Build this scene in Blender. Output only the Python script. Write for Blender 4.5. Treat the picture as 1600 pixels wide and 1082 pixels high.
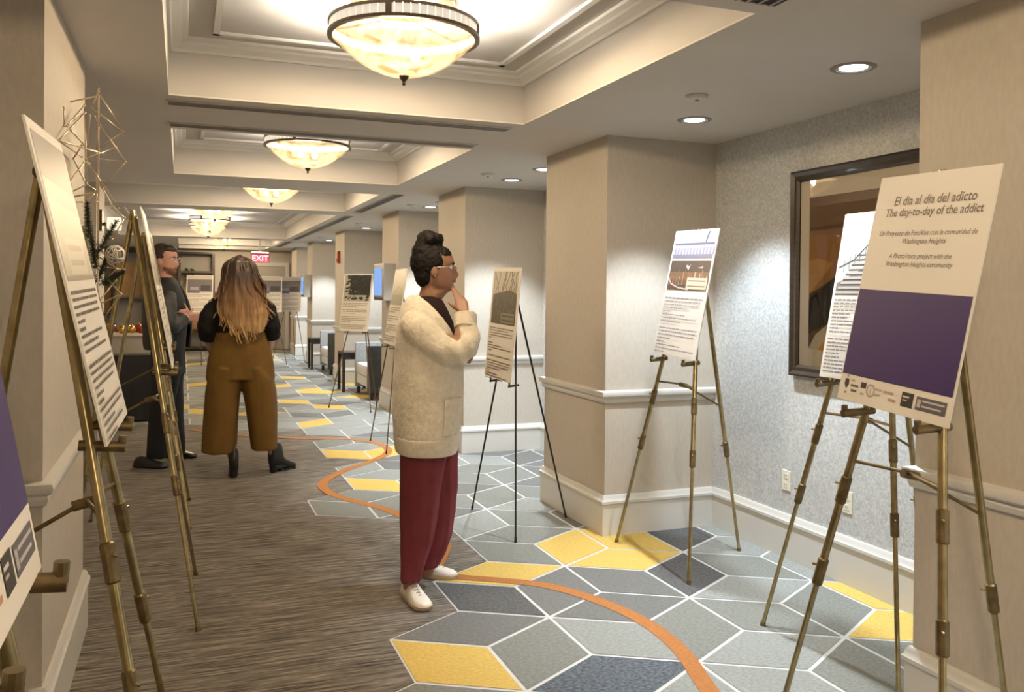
import bpy, bmesh, math, random
from mathutils import Vector, Matrix, noise

# ------------------------------------------------------------------ scene, camera, light
scene = bpy.context.scene
COL = scene.collection
for o in list(bpy.data.objects):
    bpy.data.objects.remove(o, do_unlink=True)

F, CX, CY = 1342.0, 800.0, 468.0          # focal length and principal point in photo pixels
CAM = Vector((0, 0, 1.5))
YAW, PITCH, ROLL = .3669, -.0091, .0089
_fw = Vector((math.sin(YAW)*math.cos(PITCH), math.cos(YAW)*math.cos(PITCH), math.sin(PITCH)))
_r = _fw.cross(Vector((0, 0, 1))).normalized()
_u = _r.cross(_fw)
CR = _r*math.cos(ROLL) + _u*math.sin(ROLL)
CU = -_r*math.sin(ROLL) + _u*math.cos(ROLL)
cam_data = bpy.data.cameras.new('camera')
cam = bpy.data.objects.new('camera', cam_data)
COL.objects.link(cam)
m3 = Matrix((CR, CU, -_fw)).transposed()
cam.matrix_world = Matrix.Translation(CAM) @ m3.to_4x4()
cam_data.sensor_fit = 'HORIZONTAL'
cam_data.sensor_width = 36
cam_data.lens = 36*F/1600
cam_data.shift_x = 0
cam_data.shift_y = -(541-CY)/1600
cam_data.clip_start = .02
cam_data.clip_end = 100
scene.camera = cam

world = bpy.data.worlds.new('world')
scene.world = world
world.use_nodes = True
world.node_tree.nodes['Background'].inputs[0].default_value = (1, .93, .84, 1)
world.node_tree.nodes['Background'].inputs[1].default_value = .1

vs = scene.view_settings
vs.view_transform = 'Standard'
vs.look = 'None'
vs.gamma = 1
vs.use_curve_mapping = False
vs.exposure = 1.6

LAMP_W = 35        # watts of the bulbs in one ceiling bowl
SPOT_W = 70        # recessed cool downlights
WARM = (1.0, .885, .735)
COOL = (.83, .925, 1.0)

def ray(px, py):
    return CR*((px-CX)/F) - CU*((py-CY)/F) + _fw
def on_z(px, py, z=0.0):
    d = ray(px, py); return CAM + d*((z-CAM.z)/d.z)
def on_x(px, py, x):
    d = ray(px, py); return CAM + d*(x/d.x)
def on_y(px, py, y):
    d = ray(px, py); return CAM + d*(y/d.y)

# ------------------------------------------------------------------ helpers
def lin(c):
    return tuple(((v/255)/12.92 if v/255 <= .04045 else ((v/255+.055)/1.055)**2.4) for v in c)

def tag(o, label=None, cat=None, group=None, kind=None):
    if label: o['label'] = label
    if cat: o['category'] = cat
    if group: o['group'] = group
    if kind: o['kind'] = kind
    return o

def link(o, parent=None):
    COL.objects.link(o)
    if parent is not None: o.parent = parent
    return o

def empty(name, loc=(0, 0, 0), rz=0, parent=None):
    o = bpy.data.objects.new(name, None)
    o.empty_display_size = .1
    o.location = loc; o.rotation_euler = (0, 0, rz)
    return link(o, parent)

class MB:
    """collects geometry; build() links it as one mesh object"""
    def __init__(s): s.v = []; s.f = []; s.mi = []; s.col = []
    def add(s, vs_, fs, mi=0, col=None):
        b = len(s.v); s.v += [tuple(v) for v in vs_]
        for f in fs:
            s.f.append([b+i for i in f]); s.mi.append(mi); s.col.append(col)
        return s
    def box(s, lo, hi, mi=0, M=None):
        x0, y0, z0 = lo; x1, y1, z1 = hi
        vv = [Vector(p) for p in ((x0,y0,z0),(x1,y0,z0),(x1,y1,z0),(x0,y1,z0),(x0,y0,z1),(x1,y0,z1),(x1,y1,z1),(x0,y1,z1))]
        if M: vv = [M @ v for v in vv]
        return s.add(vv, [(0,3,2,1),(4,5,6,7),(0,1,5,4),(1,2,6,5),(2,3,7,6),(3,0,4,7)], mi)
    def tube(s, pts, rad, n=10, mi=0, cap=True, flat=1.0):
        pts = [Vector(p) for p in pts]
        if not hasattr(rad, '__len__'): rad = [rad]*len(pts)
        rings = []
        prev = None
        for i, p in enumerate(pts):
            t = (pts[min(i+1, len(pts)-1)] - pts[max(i-1, 0)]).normalized()
            if prev is None:
                a = Vector((0, 0, 1)) if abs(t.z) < .9 else Vector((1, 0, 0))
                nx = (a - t*a.dot(t)).normalized()
            else:
                nx = (prev - t*prev.dot(t)).normalized()
            prev = nx
            ny = t.cross(nx)
            rings.append([p + (nx*math.cos(2*math.pi*k/n) + ny*math.sin(2*math.pi*k/n)*flat)*rad[i] for k in range(n)])
        return s.loft(rings, cap, mi)
    def loft(s, rings, cap=True, mi=0, closed=True):
        n = len(rings[0]); vv = [v for r in rings for v in r]; ff = []
        for i in range(len(rings)-1):
            for k in range(n if closed else n-1):
                ff.append((i*n+k, i*n+(k+1) % n, (i+1)*n+(k+1) % n, (i+1)*n+k))
        if cap:
            ff.append(tuple(reversed(range(n)))); ff.append(tuple(range((len(rings)-1)*n, len(rings)*n)))
        return s.add(vv, ff, mi)
    def lathe(s, prof, n=32, c=(0, 0, 0), mi=0):
        rings = [[Vector((c[0]+r*math.cos(2*math.pi*k/n), c[1]+r*math.sin(2*math.pi*k/n), c[2]+z)) for k in range(n)] for r, z in prof]
        return s.loft(rings, False, mi)
    def ball(s, c, r, n=10, m=7, mi=0, sc=(1, 1, 1), M=None):
        c = Vector(c); vv = []; ff = []
        for i in range(m+1):
            th = math.pi*i/m
            for k in range(n):
                a = 2*math.pi*k/n
                p = Vector((math.sin(th)*math.cos(a)*sc[0], math.sin(th)*math.sin(a)*sc[1], math.cos(th)*sc[2]))*r
                if M: p = M @ p
                vv.append(c+p)
        for i in range(m):
            for k in range(n):
                ff.append((i*n+k, (i+1)*n+k, (i+1)*n+(k+1) % n, i*n+(k+1) % n))
        return s.add(vv, ff, mi)
    def mesh(s, name):
        me = bpy.data.meshes.new(name)
        me.from_pydata(s.v, [], s.f)
        me.polygons.foreach_set('material_index', s.mi)
        if any(c is not None for c in s.col):
            ca = me.color_attributes.new('Col', 'FLOAT_COLOR', 'CORNER')
            for p, c in zip(me.polygons, s.col):
                for li in p.loop_indices: ca.data[li].color = (*(c or (1, 1, 1)), 1)
        me.update()
        return me
    def build(s, name, mats, parent=None, smooth=False, auto=None, bevel=0, weld=False):
        me = s.mesh(name)
        for m in (mats if isinstance(mats, (list, tuple)) else [mats]): me.materials.append(m)
        if weld or bevel:
            bm = bmesh.new(); bm.from_mesh(me)
            bmesh.ops.remove_doubles(bm, verts=bm.verts, dist=1e-5)
            if bevel:
                es = [e for e in bm.edges if len(e.link_faces) == 2 and e.calc_face_angle(0) > .5]
                bmesh.ops.bevel(bm, geom=es, offset=bevel, segments=2, affect='EDGES', profile=.6)
            bmesh.ops.recalc_face_normals(bm, faces=bm.faces)
            bm.to_mesh(me); bm.free()
        o = bpy.data.objects.new(name, me)
        link(o, parent)
        if smooth: me.shade_smooth()
        if auto is not None:
            me.shade_smooth()
            try: me.set_sharp_from_angle(angle=auto)
            except Exception: pass
        return o

def sweep(prof, path, outs):
    """prof: (offset outward, z) list; path: xy polyline; outs: outward unit normal of each segment -> mitred moulding"""
    mb = MB(); rings = []
    for i, p in enumerate(path):
        if i == 0: n = Vector(outs[0])
        elif i == len(path)-1: n = Vector(outs[-1])
        else:
            a, b = Vector(outs[i-1]), Vector(outs[i]); n = (a+b)/(1+a.dot(b))
        rings.append([Vector((p[0]+n[0]*d, p[1]+n[1]*d, z)) for d, z in prof])
    mb.loft(rings, True)
    return mb

# ---------------- materials
MATS = {}
def mat(name, col, rough=.6, metal=0., var=.0, scale=8., bump=0., bscale=200., spec=.5, stretch=None, col2=None, emit=None, es=0., coat=0., sheen=0., sss=0.):
    if name in MATS: return MATS[name]
    m = bpy.data.materials.new(name); m.use_nodes = True
    nt = m.node_tree; b = nt.nodes['Principled BSDF']
    b.inputs['Base Color'].default_value = (*col, 1)
    b.inputs['Roughness'].default_value = rough
    b.inputs['Metallic'].default_value = metal
    b.inputs['Specular IOR Level'].default_value = spec
    if coat: b.inputs['Coat Weight'].default_value = coat
    if sheen: b.inputs['Sheen Weight'].default_value = sheen
    if sss:
        b.inputs['Subsurface Weight'].default_value = sss; b.inputs['Subsurface Radius'].default_value = (.01, .004, .002)
    tc = nt.nodes.new('ShaderNodeTexCoord')
    mp = nt.nodes.new('ShaderNodeMapping')
    nt.links.new(tc.outputs['Object'], mp.inputs[0])
    if stretch: mp.inputs['Scale'].default_value = stretch
    if var or col2:
        n = nt.nodes.new('ShaderNodeTexNoise'); n.inputs['Scale'].default_value = scale; n.inputs['Detail'].default_value = 5
        nt.links.new(mp.outputs[0], n.inputs['Vector'])
        r = nt.nodes.new('ShaderNodeValToRGB')
        c2 = col2 or tuple(min(1, c*(1+var)) for c in col)
        c1 = col if col2 else tuple(c*(1-var) for c in col)
        r.color_ramp.elements[0].color = (*c1, 1); r.color_ramp.elements[1].color = (*c2, 1)
        r.color_ramp.elements[0].position = .32; r.color_ramp.elements[1].position = .68
        nt.links.new(n.outputs[0], r.inputs[0]); nt.links.new(r.outputs[0], b.inputs['Base Color'])
    if bump:
        n2 = nt.nodes.new('ShaderNodeTexNoise'); n2.inputs['Scale'].default_value = bscale; n2.inputs['Detail'].default_value = 3
        nt.links.new(mp.outputs[0], n2.inputs['Vector'])
        bp = nt.nodes.new('ShaderNodeBump'); bp.inputs['Strength'].default_value = bump; bp.inputs['Distance'].default_value = .003
        nt.links.new(n2.outputs[0], bp.inputs['Height']); nt.links.new(bp.outputs[0], b.inputs['Normal'])
    if emit:
        b.inputs['Emission Color'].default_value = (*emit, 1); b.inputs['Emission Strength'].default_value = es
    MATS[name] = m
    return m

WALL = mat('linen_wallpaper', (.50, .455, .395), .75, var=.05, scale=60, bump=.25, bscale=260, stretch=(1, 1, .35), spec=.25)
WALLR = mat('speckled_silver_wallpaper', (.40, .41, .41), .55, col2=(.60, .61, .61), scale=75, bump=.4, bscale=180, spec=.4)
TRIM = mat('painted_trim', (.60, .585, .55), .42, spec=.4)
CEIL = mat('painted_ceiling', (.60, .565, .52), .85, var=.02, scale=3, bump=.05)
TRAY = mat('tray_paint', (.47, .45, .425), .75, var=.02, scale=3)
BRASS = mat('antique_brass', (.40, .325, .17), .27, metal=.95, var=.25, scale=20, spec=.5)
BRASSD = mat('brass_dark', (.20, .145, .07), .4, metal=.8, var=.3, scale=25)
BLACKM = mat('black_metal', (.02, .017, .015), .4, metal=.3)
BRONZ = mat('brown_metal', (.16, .10, .055), .42, metal=.55, var=.2)
FOAM = mat('foam_board', (.74, .70, .64), .55, spec=.3)
FOAMW = mat('foam_board_white', (.78, .78, .79), .55, spec=.3)
BRONZE = mat('lamp_bronze', (.075, .052, .03), .38, metal=.7)
DARKWOOD = mat('dark_walnut', (.035, .022, .014), .3, var=.3, scale=12, stretch=(1, 1, 8), coat=.3)
CHROME = mat('chrome', (.7, .7, .68), .15, metal=1)
WHITEP = mat('ivory_plastic', (.72, .69, .58), .35)
DARK = mat('vent_dark', (.02, .018, .016), .7)
VENT = mat('vent_fin', (.30, .27, .24), .5, metal=.2)

def print_mat(name='printed_colour', rough=.42):
    if name in MATS: return MATS[name]
    m = bpy.data.materials.new(name); m.use_nodes = True
    nt = m.node_tree; b = nt.nodes['Principled BSDF']
    a = nt.nodes.new('ShaderNodeAttribute'); a.attribute_name = 'Col'
    n = nt.nodes.new('ShaderNodeTexNoise'); n.inputs['Scale'].default_value = 90; n.inputs['Detail'].default_value = 4
    mx = nt.nodes.new('ShaderNodeMix'); mx.data_type = 'RGBA'; mx.blend_type = 'OVERLAY'; mx.inputs[0].default_value = .18
    nt.links.new(a.outputs['Color'], mx.inputs[6]); nt.links.new(n.outputs[0], mx.inputs[7])
    nt.links.new(mx.outputs[2], b.inputs['Base Color'])
    b.inputs['Roughness'].default_value = rough; b.inputs['Specular IOR Level'].default_value = .3
    MATS[name] = m; return m
PRINT = print_mat()

def carpet_stripe():
    m = bpy.data.materials.new('striated_carpet'); m.use_nodes = True
    nt = m.node_tree; b = nt.nodes['Principled BSDF']; L = nt.links.new
    tc = nt.nodes.new('ShaderNodeTexCoord')
    def streak(sx, sy, det):
        mp = nt.nodes.new('ShaderNodeMapping'); mp.inputs['Scale'].default_value = (sx, sy, 1)
        L(tc.outputs['Object'], mp.inputs[0])
        n = nt.nodes.new('ShaderNodeTexNoise'); n.inputs['Scale'].default_value = 1; n.inputs['Detail'].default_value = det
        L(mp.outputs[0], n.inputs['Vector']); return n
    n1 = streak(3.5, 62, 5); n2 = streak(9, 170, 3)
    ad = nt.nodes.new('ShaderNodeMath'); ad.operation = 'MULTIPLY_ADD'; ad.inputs[1].default_value = .45
    L(n2.outputs[0], ad.inputs[0])
    ml = nt.nodes.new('ShaderNodeMath'); ml.operation = 'MULTIPLY'; ml.inputs[1].default_value = .6
    L(n1.outputs[0], ml.inputs[0]); L(ml.outputs[0], ad.inputs[2])
    r = nt.nodes.new('ShaderNodeValToRGB'); e = r.color_ramp.elements
    e[0].position = .38; e[0].color = (.055, .048, .042, 1)
    e[1].position = .66; e[1].color = (.33, .30, .26, 1)
    k = r.color_ramp.elements.new(.52); k.color = (.165, .145, .122, 1)
    L(ad.outputs[0], r.inputs[0]); L(r.outputs[0], b.inputs['Base Color'])
    b.inputs['Roughness'].default_value = .95; b.inputs['Specular IOR Level'].default_value = .1
    bp = nt.nodes.new('ShaderNodeBump'); bp.inputs['Strength'].default_value = .5; bp.inputs['Distance'].default_value = .004
    L(ad.outputs[0], bp.inputs['Height']); L(bp.outputs[0], b.inputs['Normal'])
    return m
STRIPE = carpet_stripe()
def carpet(name, col, var=.16):
    return mat(name, col, .95, var=var, scale=55, bump=.35, bscale=320, spec=.1, stretch=(1, 1.6, 1))
CG = [carpet('carpet_grey_green', (.215, .22, .20)), carpet('carpet_mid_grey', (.175, .175, .168)), carpet('carpet_pale_grey', (.28, .29, .275)),
      carpet('carpet_charcoal', (.115, .115, .115), .3), carpet('carpet_slate_blue', (.115, .13, .15), .45)]
CY_ = carpet('carpet_mustard', (.60, .42, .12), .12)
CLINE = carpet('carpet_pale_line', (.58, .58, .57), .06)
CORANGE = carpet('carpet_orange', (.40, .17, .06), .12)

# ------------------------------------------------------------------ the setting
ZC = 2.465                    # underside of the dropped ceiling
XP, XR = 2.432, 3.219         # pillar faces, recess wall (right)
Y0, Y1 = -3.4, 22.3
XL, XLL = -1.15, -2.6

floor = MB().box((-2.75, Y0-.1, -.1), (XR+.1, Y1+.1, 0)).build('floor', STRIPE)
tag(floor, 'brown striated corridor carpet with a border of grey and mustard diamonds', 'carpet', kind='structure')

def wall(name, lo, hi, m, label):
    return tag(MB().box(lo, hi).build(name, m), label, 'wall', kind='structure')
wall_right = wall('wall_right', (XR, Y0, 0), (XR+.1, Y1, ZC), WALLR, 'silver speckled wallpaper wall at the back of the right alcoves')
wall_back = wall('wall_far', (-2.75, Y1, 0), (XR+.1, Y1+.1, 3), WALL, 'beige wall closing the far end of the corridor')
wall_rear = wall('wall_rear', (-2.75, Y0-.1, 0), (XR+.1, Y0, 3), WALL, 'beige wall behind the viewer end of the corridor')
wall_left = wall('wall_left', (XL-.1, Y0, 0), (XL, 8.7, ZC), WALL, 'beige wallpapered wall at the back of the left alcoves')
wall_left2 = wall('wall_left_lobby', (XLL-.1, 8.7, 0), (XLL, Y1, ZC), WALL, 'beige wall on the far left of the open lobby')
wall_left3 = wall('wall_left_return', (XLL, 8.72, 0), (XL-.1, 8.8, ZC), WALL, 'short beige return wall behind the left pillar')

BASE_P = [(0, 0), (.020, 0), (.020, .195), (.028, .20), (.028, .215), (.021, .222), (.018, .236), (.010, .25), (0, .25)]
RAIL_P = [(0, .815), (.012, .82), (.018, .838), (.014, .85), (.030, .86), (.034, .875), (.030, .888), (.012, .893), (0, .895)]

# recess wall baseboard, in spans between pillars
PILL = [(-4.0, -3.37), (-1.35, -.45), (1.39, 2.325), (4.715, 5.66), (7.55, 8.43), (10.15, 11.05), (13.84, 14.72), (17.45, 18.2), (20.0, 20.95)]
WORDS = ['nearest behind the viewer', 'beside the viewer', 'behind the purple title poster', 'behind the black tripod easel', 'behind the standing woman in the cream cardigan',
         'carrying the larger wall screen', 'carrying the red fire alarm', 'carrying the small far wall screen', 'last before the far door']
prev = Y0
for i, (a, b) in enumerate(PILL):
    if i > 0:
        sweep(BASE_P, [(XR, prev), (XR, a)], [(-1, 0)]).build('baseboard', TRIM, wall_right, auto=.6)
    prev = b
    if i == 0: continue
    p = empty('pillar', (XP, (a+b)/2, 0))
    tag(p, 'beige papered corridor pillar with white rail, ' + WORDS[i], 'pillar', kind='structure')
    o = MB().box((XP, a, 0), (XR+.05, b, ZC)).build('shaft', WALL, p); o.matrix_parent_inverse = p.matrix_basis.inverted()
    path = [(XR, a), (XP, a), (XP, b), (XR, b)]; outs = [(0, -1), (-1, 0), (0, 1)]
    for nm, pr in (('baseboard', BASE_P), ('chair_rail', RAIL_P)):
        q = sweep(pr, path, outs).build(nm, TRIM, p, auto=.6); q.matrix_parent_inverse = p.matrix_basis.inverted()
sweep(BASE_P, [(XR, prev), (XR, Y1)], [(-1, 0)]).build('baseboard', TRIM, wall_right, auto=.6)

for (a, b, x, xw, lab) in ((-1.6, -.5, -.403, XL, 'beige papered left pillar behind the viewer'),
                           (3.02, 4.21, -.403, XL, 'beige papered left pillar behind the text poster, holding the wire sculpture'),
                           (8.7, 9.6, -.735, XLL, 'beige left pillar beyond the brass easels, seen as a sliver')):
    p = empty('pillar', (x, (a+b)/2, 0)); tag(p, lab, 'pillar', kind='structure')
    pi = p.matrix_basis.inverted()
    o = MB().box((xw-.05, a, 0), (x, b, ZC)).build('shaft', WALL, p); o.matrix_parent_inverse = pi
    path = [(xw, a), (x, a), (x, b), (xw, b)]; outs = [(0, -1), (1, 0), (0, 1)]
    for nm, pr in (('baseboard', BASE_P), ('chair_rail', RAIL_P)):
        q = sweep(pr, path, outs).build(nm, TRIM, p, auto=.6); q.matrix_parent_inverse = pi
sweep(BASE_P, [(XL, Y0), (XL, 8.7)], [(1, 0)]).build('baseboard', TRIM, wall_left, auto=.6)
sweep(BASE_P, [(XLL, 8.8), (XLL, Y1)], [(1, 0)]).build('baseboard', TRIM, wall_left2, auto=.6)
sweep(BASE_P, [(.78, Y1), (XR, Y1)], [(0, -1)]).build('baseboard', TRIM, wall_back, auto=.6)
sweep(RAIL_P, [(.78, Y1), (1.7, Y1)], [(0, -1)]).build('chair_rail', TRIM, wall_back, auto=.6)

# ceiling with recessed trays
TX0, TX1 = -.067, 1.838
TRAYS = [(TX0, TX1, -3.2, -1.46), (TX0, TX1, -.56, 1.57), (TX0, TX1, 2.47, 4.62), (TX0, TX1, 5.57, 7.74), (-1.05, 1.855, 8.55, 10.63),
         (-1.05, 1.86, 11.15, 17.0), (-.07, 1.87, 17.5, 19.9), (-.07, 1.87, 20.3, 21.9)]
ZT = 2.745
mb = MB()
ys = sorted({Y0, Y1} | {t[2] for t in TRAYS} | {t[3] for t in TRAYS})
for a, b in zip(ys[:-1], ys[1:]):
    t = [t for t in TRAYS if t[2] <= a+1e-6 and t[3] >= b-1e-6]
    if t:
        mb.box((-2.75, a, ZC), (t[0][0], b, ZC+.008)); mb.box((t[0][1], a, ZC), (XR+.1, b, ZC+.008))
    else:
        mb.box((-2.75, a, ZC), (XR+.1, b, ZC+.008))
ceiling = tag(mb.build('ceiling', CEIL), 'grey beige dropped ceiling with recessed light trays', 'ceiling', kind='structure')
CROWN = [(0, 0), (.012, .0), (.02, .012), (.055, .03), (.06, .042), (.085, .05), (.09, .062), (0, .062)]
for (x0, x1, a, b) in TRAYS:
    mb = MB()
    t = .03
    mb.box((x0-t, a-t, ZC+.008), (x0, b+t, ZT)); mb.box((x1, a-t, ZC+.008), (x1+t, b+t, ZT))
    mb.box((x0, a-t, ZC+.008), (x1, a, ZT)); mb.box((x0, b, ZC+.008), (x1, b+t, ZT))
    mb.box((x0-t, a-t, ZT), (x1+t, b+t, ZT+.03))
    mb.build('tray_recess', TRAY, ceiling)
    zz = ZT-.062
    pr = [(d, zz+z) for d, z in CROWN]
    c = MB()
    for p0, p1, n0, n1 in (((x0, a), (x0, b), (1, 1), (1, -1)), ((x0, b), (x1, b), (1, -1), (-1, -1)), ((x1, b), (x1, a), (-1, -1), (-1, 1)), ((x1, a), (x0, a), (-1, 1), (1, 1))):
        c.loft([[Vector((p0[0]+n0[0]*d, p0[1]+n0[1]*d, z)) for d, z in pr], [Vector((p1[0]+n1[0]*d, p1[1]+n1[1]*d, z)) for d, z in pr]], True)
    c.build('crown_moulding', TRIM, ceiling, auto=.5)
    # inner raised panel edge on the tray top
    e = MB(); g = .2
    for lo, hi in (((x0+g, a+g), (x1-g, a+g+.03)), ((x0+g, b-g-.03), (x1-g, b-g)), ((x0+g, a+g), (x0+g+.03, b-g)), ((x1-g-.03, a+g), (x1-g, b-g))):
        e.box((*lo, ZT-.016), (*hi, ZT))
    e.build('panel_moulding', TRIM, ceiling)

# ------------------------------------------------------------------ carpet diamonds (children of the floor)
S = .4325
S3 = S*math.sqrt(3)
STAR = Vector((1.586, 3.611))
yellow_px = [(730, 1040), (812, 897), (900, 855), (990, 880), (1008, 846), (1385, 985), (1330, 935), (590, 762), (555, 708), (620, 712), (440, 590), (440, 603), (455, 630), (560, 622), (300, 560), (445, 645)]
yw = [on_z(*p).xy for p in yellow_px]
dark_px = [(790, 945), (1090, 838), (1100, 890)]
blue_px = [(1000, 1055)]
dk = [on_z(*p).xy for p in dark_px]; bl = [on_z(*p).xy for p in blue_px]
def left_limit(y):
    pts = [(2.0, .6), (3.75, .62), (3.8, 1.15), (4.35, 1.15), (4.5, 1.52), (5.5, 1.52), (5.7, .8), (6.3, .8), (6.45, 1.15), (8.6, 1.15), (9.1, .9), (9.6, .5), (10.2, -.4), (10.8, -3)]
    if y <= pts[0][0]: return pts[0][1]
    for (a, xa), (b, xb) in zip(pts[:-1], pts[1:]):
        if y <= b: return xa + (xb-xa)*(y-a)/(b-a)
    return pts[-1][1]
rh = []
for j in range(-4, 32):
    for i in range(-8, 8):
        s0 = STAR + Vector((S3*(i + .5*(j % 2)), S3*math.sqrt(3)/2*j))
        for ang in (0, 60, 120):
            d = Vector((math.cos(math.radians(ang)), math.sin(math.radians(ang))))
            c = s0 + d*S3/2
            if not (1.2 < c.y < 21.9): continue
            if c.x - .19 < left_limit(c.y) or c.x > 3.6: continue
            rh.append((c, ang))
def clip_poly(poly, xmax):
    out = []
    for p, q in zip(poly, poly[1:]+poly[:1]):
        if p.x <= xmax: out.append(p)
        if (p.x <= xmax) != (q.x <= xmax):
            t = (xmax-p.x)/(q.x-p.x); out.append(p + (q-p)*t)
    return out
def rhomb(c, ang, shrink=0.):
    d = Vector((math.cos(math.radians(ang)), math.sin(math.radians(ang)))); n = Vector((-d.y, d.x))
    # inset each edge by shrink
    k = shrink/(S*math.sqrt(3)/4)*1.0
    k = 1 - shrink/(S*math.sin(math.radians(60))/2)
    return [c+d*S3/2*k, c+n*S/2*k, c-d*S3/2*k, c-n*S/2*k]
random.seed(5)
lines = MB(); cache = {}
def near(lst, c):
    return any((c-q).length < .19 for q in lst)
def pick_nearest(lst):
    return {min(range(len(rh)), key=lambda k: (rh[k][0]-q).length) for q in lst}
iy, idk, ibl = pick_nearest(yw), pick_nearest(dk), pick_nearest(bl)
for k, (c, ang) in enumerate(rh):
    if k in iy: m = CY_
    elif k in idk: m = CG[3]
    elif k in ibl: m = CG[4]
    else:
        r = random.random()
        m = CY_ if (c.y > 8.8 and r < .07) else CG[random.choice((0, 0, 0, 1, 1, 2, 2, 1) if c.y < 9 else (0, 2, 2, 1))]
    outer = clip_poly(rhomb(c, ang, 0), XR)
    if len(outer) < 3: continue
    lines.add([(p.x, p.y, .0012) for p in outer], [tuple(range(len(outer)))])
    inner = rhomb(c, ang, .009)
    if max(p.x for p in inner) > XR:
        inner = clip_poly(inner, XR)
        if len(inner) < 3: continue
        o = MB().add([(p.x, p.y, .0028) for p in inner], [tuple(range(len(inner)))]).build('carpet_diamond', m, floor)
    else:
        key = (ang, m.name)
        if key not in cache:
            me = MB().add([(p.x, p.y, 0) for p in rhomb(Vector((0, 0)), ang, .009)], [(0, 1, 2, 3)]).mesh('carpet_diamond'); me.materials.append(m); cache[key] = me
        o = bpy.data.objects.new('carpet_diamond', cache[key]); o.location = (c.x, c.y, .0028); link(o, floor)
lines.build('carpet_lines', CLINE, floor)

def catmull(pts, n=8):
    P = [Vector(p) for p in pts]; P = [2*P[0]-P[1]] + P + [2*P[-1]-P[-2]]; out = []
    for i in range(1, len(P)-2):
        for k in range(n):
            t = k/n; a, b, c, d = P[i-1], P[i], P[i+1], P[i+2]
            out.append(.5*((2*b) + (c-a)*t + (2*a-5*b+4*c-d)*t*t + (3*b-a-3*c+d)*t*t*t))
    out.append(P[-2]); return out
rib = catmull([(1.55, 2.1), (1.78, 2.5), (1.89, 2.84), (1.96, 3.11), (1.97, 3.4), (1.90, 3.7), (1.75, 3.99), (1.54, 4.16), (1.36, 4.28), (1.28, 4.42), (1.36, 4.62), (1.45, 4.85), (1.46, 5.15), (1.40, 5.45),
               (1.29, 5.81), (1.12, 6.12), (1.02, 6.4), (1.03, 6.73), (1.26, 7.12), (1.52, 7.4), (1.74, 7.7), (1.82, 7.98), (1.78, 8.32), (1.62, 8.56), (1.40, 8.72), (1.18, 8.78), (.9, 8.95), (.5, 9.25), (.1, 9.7)], 6)
mb = MB(); n = len(rib)
L_, R_ = [], []
for i, p in enumerate(rib):
    t = (rib[min(i+1, n-1)] - rib[max(i-1, 0)]).normalized(); q = Vector((-t.y, t.x))*.038
    L_.append((p.x+q.x, p.y+q.y, .0045)); R_.append((p.x-q.x, p.y-q.y, .0045))
mb.add(L_+R_, [(i, n+i, n+i+1, i+1) for i in range(n-1)])
mb.build('carpet_ribbon', CORANGE, floor)

# ------------------------------------------------------------------ ceiling lamps
def bowl_glass():
    m = bpy.data.materials.new('alabaster_bowl_glass'); m.use_nodes = True
    nt = m.node_tree; L = nt.links.new
    for n in list(nt.nodes): nt.nodes.remove(n)
    out = nt.nodes.new('ShaderNodeOutputMaterial')
    tc = nt.nodes.new('ShaderNodeTexCoord')
    n = nt.nodes.new('ShaderNodeTexNoise'); n.inputs['Scale'].default_value = 11; n.inputs['Detail'].default_value = 10; n.inputs['Distortion'].default_value = 1.6
    L(tc.outputs['Object'], n.inputs['Vector'])
    r = nt.nodes.new('ShaderNodeValToRGB'); e = r.color_ramp.elements
    e[0].position = .36; e[0].color = (.26, .16, .065, 1); e[1].position = .60; e[1].color = (.84, .70, .48, 1)
    L(n.outputs[0], r.inputs[0])
    em = nt.nodes.new('ShaderNodeEmission'); em.inputs['Strength'].default_value = .22; L(r.outputs[0], em.inputs['Color'])
    hs = nt.nodes.new('ShaderNodeMix'); hs.data_type = 'RGBA'; hs.blend_type = 'MULTIPLY'; hs.inputs[0].default_value = 1; hs.inputs[7].default_value = (.07, .07, .07, 1)
    L(r.outputs[0], hs.inputs[6])
    tr = nt.nodes.new('ShaderNodeBsdfTranslucent'); L(hs.outputs[2], tr.inputs['Color'])
    gl = nt.nodes.new('ShaderNodeBsdfGlossy'); gl.inputs['Roughness'].default_value = .3; gl.inputs['Color'].default_value = (.06, .06, .06, 1)
    a1 = nt.nodes.new('ShaderNodeAddShader'); a2 = nt.nodes.new('ShaderNodeAddShader')
    mx = nt.nodes.new('ShaderNodeMixShader'); mx.inputs[0].default_value = .6
    df = nt.nodes.new('ShaderNodeBsdfDiffuse'); L(hs.outputs[2], df.inputs['Color'])
    L(df.outputs[0], mx.inputs[1]); L(tr.outputs[0], mx.inputs[2])
    L(em.outputs[0], a1.inputs[0]); L(mx.outputs[0], a1.inputs[1]); L(a1.outputs[0], a2.inputs[0]); L(gl.outputs[0], a2.inputs[1])
    tp = nt.nodes.new('ShaderNodeBsdfTransparent'); tp.inputs['Color'].default_value = (1, .93, .80, 1)
    m2 = nt.nodes.new('ShaderNodeMixShader'); m2.inputs[0].default_value = .60
    L(a2.outputs[0], m2.inputs[1]); L(tp.outputs[0], m2.inputs[2]); L(m2.outputs[0], out.inputs[0])
    return m
BOWL = bowl_glass()
TILE = mat('lit_band_glass', (.22, .20, .17), .3, emit=(1, .88, .72), es=.20, var=.1, scale=60)
BULB = mat('bulb_glow', (1, .9, .7), .5, emit=(1, .82, .5), es=4)

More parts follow.
